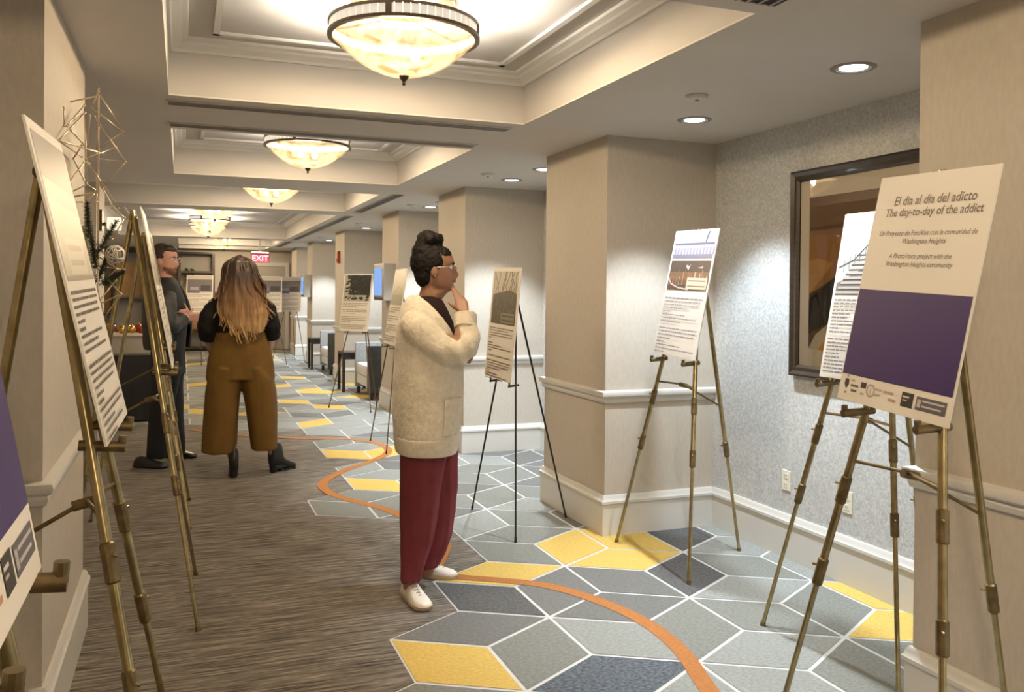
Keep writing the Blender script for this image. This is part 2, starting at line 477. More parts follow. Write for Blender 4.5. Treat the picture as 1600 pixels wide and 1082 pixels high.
def lamp_mesh():
    parts = {}
    R = .318
    prof = [(R*math.sin(t*math.pi/2/12)*1.0 if False else R*.965*(1-(1-t/12)**2)**.5 if t else .001, -.168+.168*(t/12)**2.0 if False else -.165*((1-(t/12))**1.15)) for t in range(13)]
    # shallow dome: radius from 0 to R, depth .165
    prof = [(max(.002, R*.97*t/14), -.165*(1-(t/14)**2.1)) for t in range(15)]
    inner = [(max(.001, r-.006), z+.006) for r, z in reversed(prof)]
    parts['bowl'] = (MB().lathe(prof+inner, 48), BOWL)
    def ring(z0, z1, r0, r1):
        return MB().lathe([(r0, z0), (r1, z0), (r1, z1), (r0, z1), (r0, z0)], 48)
    mb = ring(-.008, .006, R*.955, R*1.02); mb2 = ring(.046, .058, R*.965, R*1.015)
    mb.add(mb2.v, mb2.f)
    parts['rim_ring'] = (mb, BRONZE)
    return parts
def make_lamp(x, y, label, first=None):
    z = 2.585
    t = empty('ceiling_lamp', (x, y, z)); tag(t, label, 'lamp', 'bowl ceiling lamps along the corridor')
    R = .318
    for nm, (mb, m) in lamp_mesh().items():
        mb.build(nm, m, t, auto=.7)
    # mosaic band: small glass tiles between dark straps
    for k in range(4):
        a = math.pi/4 + k*math.pi/2 + .35
        MB().box((-.012, -.006, .004), (.012, .006, .048), M=Matrix.Rotation(a, 4, 'Z') @ Matrix.Translation((0, R*.995, 0))).build('strap', BRONZE, t)
    b = MB()
    for k in range(60):
        a = 2*math.pi*k/60
        b.box((-.0148, -.003, .006), (.0148, .003, .046), M=Matrix.Rotation(a, 4, 'Z') @ Matrix.Translation((0, R*.985, 0)))
    tag(b.build('glass_tiles', TILE, t), kind='stuff')
    for k in range(3):
        a = 2*math.pi*k/3 + .5
        MB().tube([(R*.955*math.cos(a), R*.955*math.sin(a), .052), (.10*math.cos(a), .10*math.sin(a), .075), (.10*math.cos(a), .10*math.sin(a), ZT-z-.03)], .005, 8).build('hanger_rod', BRONZE, t, smooth=True)
    MB().lathe([(.001, ZT-z-.034), (.17, ZT-z-.034), (.215, ZT-z-.024), (.22, ZT-z-.001), (.001, ZT-z-.001)], 40).build('canopy', BRONZE, t, auto=.6)
    MB().lathe([(.001, -.205), (.006, -.203), (.008, -.196), (.004, -.190), (.012, -.182), (.020, -.170), (.022, -.160), (.001, -.158)], 20).build('finial', BRONZE, t, smooth=True)
    for sx in (-1, 1):
        bx = .055*sx
        MB().ball((bx, .025*sx, -.06), .024, 12, 8, sc=(1, 1, 1.25)).build('bulb', BULB, t, smooth=True)
        l = bpy.data.lights.new('lamp_light', 'POINT'); l.energy = LAMP_W; l.color = WARM; l.shadow_soft_size = .045
        lo = bpy.data.objects.new('lamp_light', l); lo.location = (bx, .025*sx, -.02); link(lo, t)
    return t
for x, y, lab in ((.885, -2.4, 'glowing bowl ceiling lamp, farthest behind the viewer'), (.885, .55, 'glowing bowl ceiling lamp just behind the viewer'),
                  (.885, 3.62, 'large glowing alabaster bowl lamp, nearest in the row overhead'), (.885, 6.64, 'glowing bowl ceiling lamp, second of the row overhead'),
                  (.885, 9.48, 'glowing bowl ceiling lamp, third of the row overhead'), (.40, 12.05, 'glowing bowl lamp, topmost of the overlapping cluster in the long tray'),
                  (.41, 14.45, 'glowing bowl lamp, middle of the overlapping cluster in the long tray'), (.42, 15.9, 'glowing bowl lamp, lowest of the overlapping cluster in the long tray'),
                  (.885, 19.0, 'small far bowl lamp, nearer of the two by the exit sign'), (.90, 20.9, 'small far bowl lamp, last one before the end wall')):
    make_lamp(x, y, lab)

# ------------------------------------------------------------------ recessed downlights, vents, detectors
SPOTB = mat('downlight_bulb', (1, 1, 1), .3, emit=(.9, .96, 1), es=2.5)
REFL = mat('downlight_reflector', (.75, .77, .78), .2, metal=.9)
def downlight(x, y, label):
    t = empty('recessed_downlight', (x, y, ZC)); tag(t, label, 'downlight', 'recessed downlights over the right alcoves')
    MB().lathe([(.072, .0), (.072, -.006), (.090, -.006), (.094, -.002), (.094, .0)], 32).build('trim_ring', VENT, t, auto=.6)
    MB().lathe([(.001, -.001), (.045, -.0012), (.074, -.0035)], 32).build('reflector', REFL, t, smooth=True)
    MB().lathe([(.001, -.010), (.04, -.008), (.056, -.004), (.058, -.003)], 24).build('lens', SPOTB, t, smooth=True)
    l = bpy.data.lights.new('downlight', 'SPOT'); l.energy = SPOT_W; l.color = COOL; l.spot_size = math.radians(88); l.spot_blend = .5; l.shadow_soft_size = .035
    lo = bpy.data.objects.new('downlight', l); lo.location = (0, 0, -.02); link(lo, t)
ALC = [(PILL[i][1], PILL[i+1][0]) for i in range(1, len(PILL)-1)]
AW = ['alcove beside the viewer', 'alcove with the framed picture', 'alcove behind the black tripod easel', 'alcove behind the woman in cream', 'alcove with the nearer armchair', 'alcove with the farther armchair', 'last alcove before the door']
for (a, b), w in zip(ALC, AW):
    downlight(2.655, a+.57, 'round recessed cool downlight, nearer of the pair over the ' + w)
    downlight(2.655, b-.61, 'round recessed cool downlight, farther of the pair over the ' + w)

def vent(x0, x1, y0, y1, label, cat='vent'):
    t = empty('linear_air_vent', ((x0+x1)/2, (y0+y1)/2, ZC)); tag(t, label, cat, 'slot vents in the ceiling')
    hx, hy = (x1-x0)/2, (y1-y0)/2
    MB().box((-hx, -hy, -.003), (hx, hy, -.0005)).build('slot', DARK, t)
    n = 3; along_x = hx > hy
    for k in range(n):
        u = -1 + 2*(k+.5)/n
        lo, hi = ((-hx, hy*u-.006, -.009), (hx, hy*u+.006, -.003)) if along_x else ((hx*u-.006, -hy, -.009), (hx*u+.006, hy, -.003))
        MB().box(lo, hi).build('fin', VENT, t)
    f = MB(); w = .012
    f.box((-hx-w, -hy-w, -.007), (hx+w, -hy, -.0005)); f.box((-hx-w, hy, -.007), (hx+w, hy+w, -.0005))
    f.box((-hx-w, -hy, -.007), (-hx, hy, -.0005)); f.box((hx, -hy, -.007), (hx+w, hy, -.0005))
    f.build('frame', CEIL, t)
vent(-.07, 1.80, 4.74, 4.84, 'dark slot vent running just beyond the nearest tray edge')
vent(-.07, 1.80, 5.37, 5.47, 'dark slot vent just before the second tray')
vent(1.97, 2.08, 8.45, 10.6, 'lengthwise slot vent beside the third tray on the right')
vent(1.97, 2.08, 11.2, 16.9, 'long lengthwise slot vent beside the lamp cluster tray')
vent(1.97, 2.08, 17.6, 20.0, 'lengthwise slot vent near the exit sign')
vent(1.70, 1.84, 2.22, 2.37, 'short slot vent at the very top edge above the viewer')
def detector(x, y, label):
    t = empty('smoke_detector', (x, y, ZC)); tag(t, label, 'detector', 'ceiling detectors')
    MB().lathe([(.001, -.022), (.03, -.022), (.048, -.016), (.055, -.004), (.055, -.0005), (.001, -.0005)], 28).build('housing', TRIM, t, smooth=True)
    MB().lathe([(.012, -.0225), (.012, -.026), (.001, -.026)], 16).build('sensor', VENT, t)
for x, y, w in ((2.342, 3.60, 'over the alcove with the framed picture'), (2.341, 6.67, 'over the black tripod easel alcove'), (2.399, 9.41, 'above the woman in cream, third along'), (2.38, 12.4, 'over the nearer armchair'), (2.38, 16.0, 'over the farther armchair')):
    detector(x, y, 'flat round ceiling detector ' + w)

# ------------------------------------------------------------------ easels
def easel_brass(x, y, rz, label, legs='brass', H=1.86, spread=.395, back=.595, lean=.29, rest_z=1.13, r=1.0, rest_len=.085, spreader=True):
    """faces local -X; origin between the front feet"""
    t = empty('display_easel', (x, y, 0), rz); tag(t, label, 'easel', 'tripod display easels')
    ap = Vector((lean, 0, H))
    def leg(foot, nm, front, sgn):
        top = ap + Vector((0, .018*sgn, 0))
        d = top - foot
        P = lambda z: foot + d*(z/H)
        lo = MB()
        if legs == 'brass':
            up = MB().tube([P(.60), P(H)], .0125*r, 12)
            o = up.build(nm, BRASS, t, auto=.6)
            MB().tube([P(.0), P(.02)], .012*r, 10).build('foot_tip', BRASSD, o, auto=.6)
            MB().tube([P(.012), P(.62)], .0092*r, 10).build('lower_tube', BRASS, o, auto=.6)
            for zc in ((.62, .89) if front else (.60, )):
                ax = d.normalized()
                s_ = MB().tube([P(zc-.045), P(zc-.04), P(zc+.04), P(zc+.045)], [.012*r, .0165*r, .0165*r, .012*r], 10).build('clamp', BRASSD, o, auto=.6)
                kd = Vector((-.6, .8 if sgn >= 0 else -.8, 0)).normalized()
                MB().tube([P(zc+.02), P(zc+.02)+kd*.03], .004, 8).build('knob', BRASS, o, smooth=True)
        else:
            m = {'black': BLACKM, 'brown': BRONZ}[legs]
            o = MB().tube([P(.01), P(H)], [.0062*r, .0072*r], 8).build(nm, m, t, auto=.6)
            MB().tube([P(.0), P(.03)], .0085*r, 8).build('foot_tip', BLACKM, o, auto=.6)
        return P
    fl = leg(Vector((0, spread, 0)), 'front_leg', True, 1)
    fr = leg(Vector((0, -spread, 0)), 'front_leg', True, -1)
    bk = leg(Vector((back, 0, 0)), 'rear_leg', False, 0)
    M1 = BRASSD if legs == 'brass' else (BLACKM if legs == 'black' else BRONZ)
    MB().tube([ap+Vector((0, -.03, -.03)), ap+Vector((0, .03, -.03))], .018*r, 10).build('top_hinge', M1, t, auto=.6)
    for P in (fl, fr):
        p = P(rest_z)
        rr = .0125*r if legs == 'brass' else .0075
        a = p + Vector((.022, 0, -.010)); b = p + Vector((-rest_len, 0, -.018))
        o = MB().tube([a, b], rr, 12).build('rest', M1, t, auto=.6)
        MB().tube([b + Vector((.008, 0, 0)), b + Vector((.006, 0, .026))], rr*.75, 10).build('stop', M1, o, auto=.6)
    if spreader:
        j = (fl(.985)+fr(.985))/2 + Vector((.05, 0, .0))
        for q in (fl(.985), fr(.985), bk(.85)):
            MB().tube([q, j], .0055*r, 8).build('spreader_bar', M1, t, auto=.6)
        MB().tube([j+Vector((-.02, 0, .0)), j+Vector((.03, 0, -.012))], .013, 10).build('spreader_joint', M1, t, auto=.6)
    return t
PI = math.pi
easel_brass(1.765, 1.93, -.132, 'brass tripod easel holding the purple title poster on the right', rest_z=1.155)
easel_brass(2.452, 2.80, 0, 'brass tripod easel holding the staircase poster behind the purple one')
easel_brass(2.437, 4.17, 0, 'brass tripod easel in the alcove corner holding the bridge and skyline poster')
easel_brass(1.865, 5.17, 0, 'thin black tripod easel holding the bare branches poster', 'black', H=1.52, spread=.412, back=.52, lean=.14, rest_z=.925, spreader=False, rest_len=.05)
easel_brass(1.75, 8.08, 0, 'slim brown tripod easel just behind the woman in the cream cardigan', 'brown', H=1.6, spread=.36, back=.55, lean=.2, rest_z=.97, spreader=False, rest_len=.06)
easel_brass(1.955, 10.71, .62, 'slim dark tripod easel in front of the nearer armchair', 'brown', H=1.6, spread=.36, back=.5, lean=.2, rest_z=.985, spreader=False, rest_len=.06)
easel_brass(.015, 2.30, PI, 'brass tripod easel on the left holding the long text poster', lean=.325, H=1.80, rest_z=1.155, rest_len=.075)
easel_brass(.075, 4.38, PI, 'brass tripod easel seen edge on, third along the left wall')
easel_brass(.055, 6.08, PI, 'brass tripod easel farthest along the left wall, beside the bearded man')
easel_brass(-.035, 1.02, PI, 'brass tripod easel at the left edge holding the cropped purple poster', rest_z=1.155)
easel_brass(.30, 17.4, 1.45, 'distant easel between the man and the woman in brown trousers', 'brown', H=1.6, spread=.34, back=.5, lean=.2, rest_z=1.03, spreader=False, rest_len=.06)
easel_brass(1.62, 17.6, 1.45, 'distant easel just right of the long haired woman', 'brown', H=1.6, spread=.34, back=.5, lean=.2, rest_z=1.03, spreader=False, rest_len=.06)
easel_brass(2.05, 18.1, 1.2, 'distant easel farthest right before the end door', 'brown', H=1.6, spread=.34, back=.5, lean=.2, rest_z=1.03, spreader=False, rest_len=.06)

# ------------------------------------------------------------------ posters
def board(xb, yc, zb, tilt, yaw, side, w, h, label, m=FOAM, thick=.006, roll=0.):
    u = Vector((math.sin(yaw), -math.cos(yaw)*side, 0))
    n = -Vector((side*math.cos(yaw), math.sin(yaw), 0))
    up = Vector((0, 0, math.cos(tilt))) - n*math.sin(tilt)
    u, up = u*math.cos(roll)+up*math.sin(roll), up*math.cos(roll)-u*math.sin(roll)
    nn = u.cross(up)
    M = Matrix((u, up, nn)).transposed().to_4x4()
    M.translation = Vector((xb, yc, zb))
    t = bpy.data.objects.new('poster', None); t.empty_display_size = .1; link(t); t.matrix_world = M
    tag(t, label, 'poster', 'photo posters on easels')
    MB().box((-w/2, 0, -thick), (w/2, h, 0)).build('panel', m, t, bevel=.0008)
    return t
def seat(xb, yc, zb, x_new, w, h):
    """same measured poster, seated nearer its easel rests"""
    k = x_new/xb
    return x_new, yc*k, 1.5+(zb-1.5)*k, w*k, h*k
class Print:
    """flat print: coloured polygons in board coordinates (x right, y up), one mesh"""
    def __init__(s): s.mb = MB(); s.z = .0006
    def poly(s, pts, c, dz=None):
        s.z += .00002
        s.mb.add([(x, y, s.z) for x, y in pts], [tuple(range(len(pts)))], col=c); return s
    def rect(s, x0, y0, x1, y1, c): return s.poly([(x0, y0), (x1, y0), (x1, y1), (x0, y1)], c)
    def line(s, pts, wd, c):
        for (a, b), (p, q) in zip(pts[:-1], pts[1:]):
            d = Vector((p-a, q-b)); 
            if d.length < 1e-6: continue
            n_ = Vector((-d.y, d.x)).normalized()*wd/2
            s.poly([(a+n_.x, b+n_.y), (a-n_.x, b-n_.y), (p-n_.x, q-n_.y), (p+n_.x, q+n_.y)], c)
        return s
    def build(s, name, parent): return s.mb.build(name, PRINT, parent)
def text_lines(parent, x0, x1, ytop, rows, dy, seed, ink=(.10, .085, .07), hgt=.45, name='text_block'):
    """rows: list of relative line lengths (0 = blank, negative = short bold heading); each line is a run of word-long marks"""
    rnd = random.Random(seed); p = Print(); y = ytop
    for L in rows:
        if L:
            xe = x0 + (x1-x0)*abs(L); x = x0; hh = dy*hgt*(1.15 if L < 0 else 1)
            while x < xe - .004:
                wl = min(rnd.uniform(.35, 1.5)*dy*1.6, xe-x)
                p.rect(x, y-hh, x+wl, y, ink); x += wl + dy*.28
        y -= dy
    return tag(p.build(name, parent), kind='stuff')
def text_mesh(body, size, x, y, parent, col, name='title_text', bold=.0, shear=0., align='CENTER', z=.0009, width=None):
    cu = bpy.data.curves.new('txt', 'FONT'); cu.body = body; cu.size = size; cu.align_x = align; cu.align_y = 'CENTER'; cu.shear = shear; cu.offset = bold; cu.resolution_u = 4
    o = bpy.data.objects.new('txt', cu); COL.objects.link(o)
    dg = bpy.context.evaluated_depsgraph_get(); dg.update()
    me = bpy.data.meshes.new_from_object(o.evaluated_get(dg))
    bpy.data.objects.remove(o, do_unlink=True)
    me.name = name; me.materials.clear(); me.materials.append(col)
    if width:
        xs = [v.co.x for v in me.vertices]; k = width/(max(xs)-min(xs))
        for v in me.vertices: v.co.x *= k; v.co.y *= k
    t = bpy.data.objects.new(name, me); t.location = (x, y, z); return link(t, parent)
INK = mat('ink_brown', (.12, .075, .045), .5)
INKB = mat('ink_black', (.02, .018, .02), .5)
INKG = mat('ink_grey', (.30, .26, .24), .5)
INKR = mat('ink_red', (.50, .22, .17), .5)
INKW = mat('ink_white', (.75, .72, .68), .5)
PURPLE = (.036, .012, .115)
def title_poster(xb, yc, zb, tilt, yaw, side, w, h, label, roll=0.):
    t = board(xb, yc, zb, tilt, yaw, side, w, h, label, roll=roll)
    p = Print(); p.rect(-w/2+.004, h*.115, w/2-.004, h*.497, PURPLE); p.build('purple_panel', t)
    sc = w/.5
    text_mesh('El dia al dia del adicto', .036, .012*sc, h*.885, t, INK, bold=.0005, shear=.12, width=.345*sc)
    text_mesh('The day-to-day of the addict', .036, .012*sc, h*.835, t, INK, bold=.0005, shear=.12, width=.41*sc)
    text_mesh('Un Proyecto de FotoVoz con la comunidad de', .02, .005*sc, h*.745, t, INK, bold=.0, shear=.2, width=.415*sc, name='subtitle_text')
    text_mesh('Washington Heights', .02, .005*sc, h*.71, t, INK, bold=.0, shear=.2, width=.185*sc, name='subtitle_text')
    text_mesh('A PhotoVoice project with the', .02, .0*sc, h*.647, t, INK, bold=.0, shear=.2, width=.27*sc, name='subtitle_text')
    text_mesh('Washington Heights community', .02, .0*sc, h*.613, t, INK, bold=.0, shear=.2, width=.285*sc, name='subtitle_text')
    y = h*.066
    K = (.03, .024, .022)
    lg = Print()
    X = lambda u: (-.5+u)*w
    hh = .021*sc
    # crest, stacked lettering, monogram, seal, wordmark, dark square, grey banner
    lg.poly([(X(.055), y+hh), (X(.09), y+hh), (X(.095), y+.2*hh), (X(.0725), y-.6*hh), (X(.05), y+.2*hh)], K)
    lg.rect(X(.058), y-1.25*hh, X(.087), y-.9*hh, (.35, .3, .27))
    lg.poly([(X(.060), y+1.5*hh), (X(.0725), y+1.1*hh), (X(.086), y+1.5*hh), (X(.0725), y+1.8*hh)], (.45, .38, .33))
    lg.rect(X(.215), y+.1*hh, X(.268), y+.95*hh, K); lg.rect(X(.222), y-.9*hh, X(.258), y-.6*hh, (.4, .35, .3))
    cx = X(.315)
    for k in range(14):
        a0, a1 = 2*math.pi*k/14, 2*math.pi*(k+1)/14
        r0, r1 = hh*.7, hh*1.0
        lg.poly([(cx+r0*math.cos(a0), y+r0*math.sin(a0)), (cx+r1*math.cos(a0), y+r1*math.sin(a0)), (cx+r1*math.cos(a1), y+r1*math.sin(a1)), (cx+r0*math.cos(a1), y+r0*math.sin(a1))], (.42, .32, .26))
    lg.line([(cx, y-hh*.6), (cx, y+hh*.6)], .003, (.42, .32, .26))
    lg.rect(X(.60), y-1.0*hh, X(.70), y+1.0*hh, K)
    lg.rect(X(.725), y-.95*hh, X(.965), y+.85*hh, (.11, .10, .12))
    lg.rect(X(.735), y-.6*hh, X(.765), y+.5*hh, (.45, .42, .42))
    lg.rect(X(.61), y+.25*hh, X(.665), y+.5*hh, (.6, .55, .5)); lg.rect(X(.61), y-.2*hh, X(.65), y+.0*hh, (.4, .35, .3))
    for k, (a, b) in enumerate(((.775, .95), (.775, .93))): lg.rect(X(a), y+(.35-.7*k)*hh-.12*hh, X(b), y+(.35-.7*k)*hh+.12*hh, (.5, .47, .46))
    for k, (a, b) in enumerate(((.115, .15), (.118, .195), (.125, .185))): lg.rect(X(a), y+(.9-.75*k)*hh-.18*hh, X(b), y+(.9-.75*k)*hh+.16*hh, (.12, .09, .08) if k else (.4, .33, .28))
    for k, (a, b) in enumerate(((.345, .42), (.345, .41))): lg.rect(X(a), y+(.4-.75*k)*hh-.13*hh, X(b), y+(.4-.75*k)*hh+.13*hh, (.45, .38, .33))
    lg.rect(X(.435), y+.15*hh, X(.525), y+.5*hh, (.42, .33, .3)); lg.rect(X(.49), y-.75*hh, X(.555), y-.4*hh, (.52, .27, .2))
    lg.build('sponsor_logos', t)
    return t
title_poster(1.90, 1.921, 1.163, .183, -.132, 1, .487, .706, 'purple and cream title poster for the day-to-day of the addict on a brass easel', -.046)
cL0 = on_z(65, 887, 1.15)
title_poster(cL0.x, cL0.y-.245, 1.15, .18, 0, -1, .49, .735, 'purple title poster cropped by the left edge of the picture')

ROWS = [-1, .93, .80, .97, .25, -.22, .55, .80, .12, .9, 0, -1, .95, .90, .6, .2, -.2, .5, .97, .8, .35]
# staircase poster
_x, _y, _z, w, h = seat(2.6, 2.775, 1.142, 2.568, .483, .724)
t = board(_x, _y, _z, .185, 0, 1, w, h, 'white poster with a staircase photo, half hidden behind the purple one', FOAMW)
p = Print(); x0, x1, y0, y1 = -w/2+.015, w/2-.015, h*.50, h*.985
p.rect(x0, y0, x1, y1, (.50, .54, .56))
p.poly([(x0, y0), (x1, y0), (x1, y0+.20), (x0+.20, y0+.14), (x0, y0+.05)], (.20, .19, .20))
for k in range(9):
    yy = y0+.006+k*.021; p.rect(x0+.012*k, yy, x1, yy+.010, (.46, .45, .45)); p.rect(x0+.012*k, yy-.006, x1, yy, (.07, .065, .07))
p.line([(x0, y0+.12), (x0+.08, y0+.15), (x0+.20, y0+.26), (x1, y0+.30)], .006, (.08, .09, .09))
for k in range(10):
    xx = x0+.03+k*.028; p.line([(xx, y0+.10+k*.014), (xx, y0+.15+k*.016)], .003, (.12, .13, .13))
p.poly([(x0+.17, y1), (x1, y1), (x1, y1-.1), (x0+.24, y1-.07)], (.16, .17, .18))
for k in range(5): p.line([(x0+.19+k*.03, y1-.002), (x0+.25+k*.03, y1-.075)], .005, (.5, .53, .54))
p.build('photo_print', t)
text_lines(t, -w/2+.018, w/2-.03, h*.475, ROWS, .0155, 3, (.24, .24, .25), .36)

# bridge and skyline poster
w, h = .467, .72
t = board(2.552, 4.139, 1.147, .188, -.038, 1, w, h, 'white poster with a bridge photo above a city skyline at night', FOAMW, roll=-.028)
p = Print(); x0, x1 = -w/2+.02, w/2-.02
a0, a1 = h*.775, h*.985
p.rect(x0, a0, x1, a1, (.42, .44, .53)); p.rect(x0, a0+.075, x1, a0+.088, (.13, .12, .20)); p.rect(x0, a0, x1, a0+.022, (.20, .19, .27))
for k in range(13): p.rect(x0+.012+k*.034, a0+.022, x0+.03+k*.034, a0+.06, (.27, .26, .36))
p.rect(x0, a0+.095, x1, a0+.115, (.52, .53, .60))
p.poly([(x1-.10, a0+.09), (x1-.085, a0+.09), (x1-.07, a0+.13), (x1-.08, a0+.15), (x1-.095, a0+.12)], (.10, .12, .18))
p.poly([(x1-.083, a0+.13), (x1-.07, a0+.13), (x1-.066, a0+.15), (x1-.076, a0+.155)], (.08, .09, .13))
b0, b1 = h*.52, h*.755
p.rect(x0, b0, x1, b1, (.09, .065, .055)); p.rect(x0, b0+.06, x1, b0+.105, (.20, .115, .07))
rnd = random.Random(8)
for k in range(24):
    xx = x0+.01+k*.018; hh = rnd.uniform(.03, .085); p.rect(xx, b0+.03, xx+rnd.uniform(.006, .014), b0+.035+hh, rnd.choice(((.42, .22, .10), (.30, .16, .09), (.5, .38, .28), (.2, .12, .08))))
p.line([(x0, b0+.07), (x0+.04, b0+.035), (x0+.12, b0+.015), (x0+.24, b0+.005)], .008, (.60, .52, .50))
p.rect(x0+.21, b0+.008, x1-.004, b0+.072, (.66, .58, .48))
for k in range(2): p.line([(x0+.225, b0+.055-k*.03), (x1-.02, b0+.055-k*.03)], .008, (.30, .22, .17))
p.poly([(x0+.17, b1-.03), (x0+.19, b1-.022), (x0+.205, b1-.035), (x0+.225, b1-.02), (x0+.205, b1-.055)], (.55, .53, .55))
p.poly([(x0+.30, b1-.04), (x0+.36, b1-.03), (x0+.35, b1-.045)], (.42, .38, .38))
p.build('photo_print', t)
text_lines(t, -w/2+.022, w/2-.03, h*.46, [-1, .97, .95, .72, -.25, .62, .92, .55, 0, -1, .97, .95, .35, -.22, .65, 1, .25], .0195, 5, (.30, .30, .34), .30)

# bare branches poster
w, h = .483, .721
t = board(1.896, 5.191, .935, .082, .012, 1, w, h, 'cream poster with bare branches photo on the thin black easel', FOAM, roll=-.022)
p = Print(); x0, x1, y0, y1 = -w/2+.03, w/2-.03, h*.49, h*.965
p.rect(x0, y0, x1, y1, (.52, .47, .38)); p.poly([(x0, y0), (x1, y0), (x1, y0+.20), (x0+.3, y0+.225), (x0+.12, y0+.205), (x0, y0+.19)], (.105, .09, .062))
rnd = random.Random(4)
for k in range(11):
    xx = x0+.01+k*.04; yy = y0+.18; pts = [(xx, yy)]
    for q in range(5):
        xx += rnd.uniform(-.035, .035); xx = min(max(xx, x0+.004), x1-.004); yy = min(yy+.034, y1); pts.append((xx, yy))
    p.line(pts, .009, (.17, .13, .085))
for k in range(60):
    xx = rnd.uniform(x0+.02, x1-.03); yy = rnd.uniform(y0+.02, y0+.17); p.line([(xx, yy), (xx+rnd.uniform(-.02, .025), yy+rnd.uniform(.005, .03))], .003, (.24, .21, .15))
p.rect(x0+.18, y0+.01, x1-.01, y0+.075, (.24, .215, .16))
for k in range(2): p.line([(x0+.2, y0+.056-k*.028), (x1-.03, y0+.056-k*.028)], .010, (.09, .075, .05))
p.build('photo_print', t)
text_lines(t, -w/2+.03, w/2-.035, h*.455, [-1, .8, .98, .98, .1, 0, -.18, .6, .95, .15, 0, .97, 0, -1, .98, .95, .6, .18, -.5, .93, .75], .0165, 9, (.20, .14, .075), .34)

# dark foliage posters farther along
def small_poster(args, label, seed, top='leaf'):
    t = board(*args[:5], args[5], .484, .724, label, FOAM); w, h = .484, .724
    p = Print(); x0, x1, y0, y1 = -w/2+.02, w/2-.02, h*.52, h*.98
    rnd = random.Random(seed)
    if top == 'leaf':
        p.rect(x0, y0, x1, y1, (.42, .40, .34)); p.rect(x0+.10, y0+.08, x1, y1, (.035, .037, .032))
        for k in range(70):
            xx, yy = rnd.uniform(x0, x1-.05), rnd.uniform(y0, y1-.03); p.poly([(xx, yy), (xx+.05, yy+.008), (xx+.06, yy+.03), (xx+.01, yy+.024)], rnd.choice(((.04, .042, .036), (.06, .06, .045), (.035, .036, .03), (.05, .05, .04))))
        for k in range(14):
            xx, yy = rnd.uniform(x0, x0+.2), rnd.uniform(y0, y0+.15); p.poly([(xx, yy), (xx+.03, yy+.004), (xx+.02, yy+.014)], (.5, .48, .42))
    elif top == 'pale':
        p.rect(x0, y0, x1, y1, (.50, .46, .36)); p.rect(x0, y0, x1, y0+.10, (.33, .29, .2)); p.poly([(x0, y0+.1), (x1, y0+.1), (x1, y0+.16), (x0+.2, y0+.19)], (.42, .38, .28))
    else:
        p.rect(x0, y0, x1, y1, (.16, .14, .145)); p.rect(x0, y1-.07, x1, y1, (.55, .49, .42)); p.rect(x0+.05, y0+.06, x0+.2, y0+.12, (.34, .33, .38)); p.rect(x0+.24, y0+.05, x1-.03, y0+.15, (.06, .055, .06)); p.rect(x0+.22, y0, x1, y0+.03, (.62, .58, .52))
    p.build('photo_print', t)
    text_lines(t, -w/2+.02, w/2-.03, h*.49, [-1, .95, .6, 0, .97, .97, .5, 0, 1, .95, .98, .4, 0, 1, .95, .9], .021, seed, (.33, .26, .17), .4)
    return t
small_poster((1.83, 7.99, .99, .16, 0, 1), 'narrow looking poster seen at an angle behind the woman in cream', 21, 'pale')
small_poster((2.0, 10.74, .985, .13, .62, 1), 'poster with dark foliage photo in front of the nearer armchair', 22, 'leaf')
small_poster((.31, 17.45, 1.045, .16, 1.45, 1), 'small far poster between the man and the long haired woman', 23, 'room')
small_poster((1.62, 17.65, 1.045, .16, 1.45, 1), 'small far poster partly hidden by the long haired woman', 24, 'room')
small_poster((2.05, 18.15, 1.045, .16, 1.2, 1), 'small far poster farthest right near the end door', 25, 'room')

# long text poster on the left
w, h = .450, .726
t = board(-.142, 2.283, 1.16, .222, .04, -1, w, h, 'cream text poster on the left seen at a steep angle', FOAM, roll=.024)
p = Print(); x0, x1, y0, y1 = -w/2+.022, w/2-.012, h*.505, h*.965
p.rect(x0, y0, x1, y1, (.50, .45, .35)); p.poly([(x0, y1-.10), (x1, y1-.12), (x1, y1), (x0, y1)], (.21, .18, .155)); p.poly([(x0, y1-.14), (x1, y1-.17), (x1, y1-.12), (x0, y1-.10)], (.36, .32, .26))
p.rect(x0+.09, y0+.016, x1-.07, y0+.10, (.60, .55, .44)); p.rect(x0, y0, x1, y0+.012, (.33, .28, .21))
for k in range(2): p.line([(x0+.11, y0+.078-k*.035), (x1-.10, y0+.078-k*.035)], .014, (.42, .37, .28))
p.build('photo_print', t)
text_lines(t, -w/2+.02, w/2-.03, h*.475, [-1, .97, .92, .95, .25, -.2, .85, .6, .85, 0, -1, .95, .95, .85, .25, -.2, .97, .95, .45, .8, .4], .0165, 12, (.13, .105, .085), .42)
small_poster((-.035, 4.32, 1.146, .185, 0, -1), 'poster seen almost edge on from the side on the third left easel', 31, 'pale')
small_poster((-.06, 6.08, 1.146, .185, 0, -1), 'poster hidden mostly behind the brass easels on the left', 32, 'leaf')

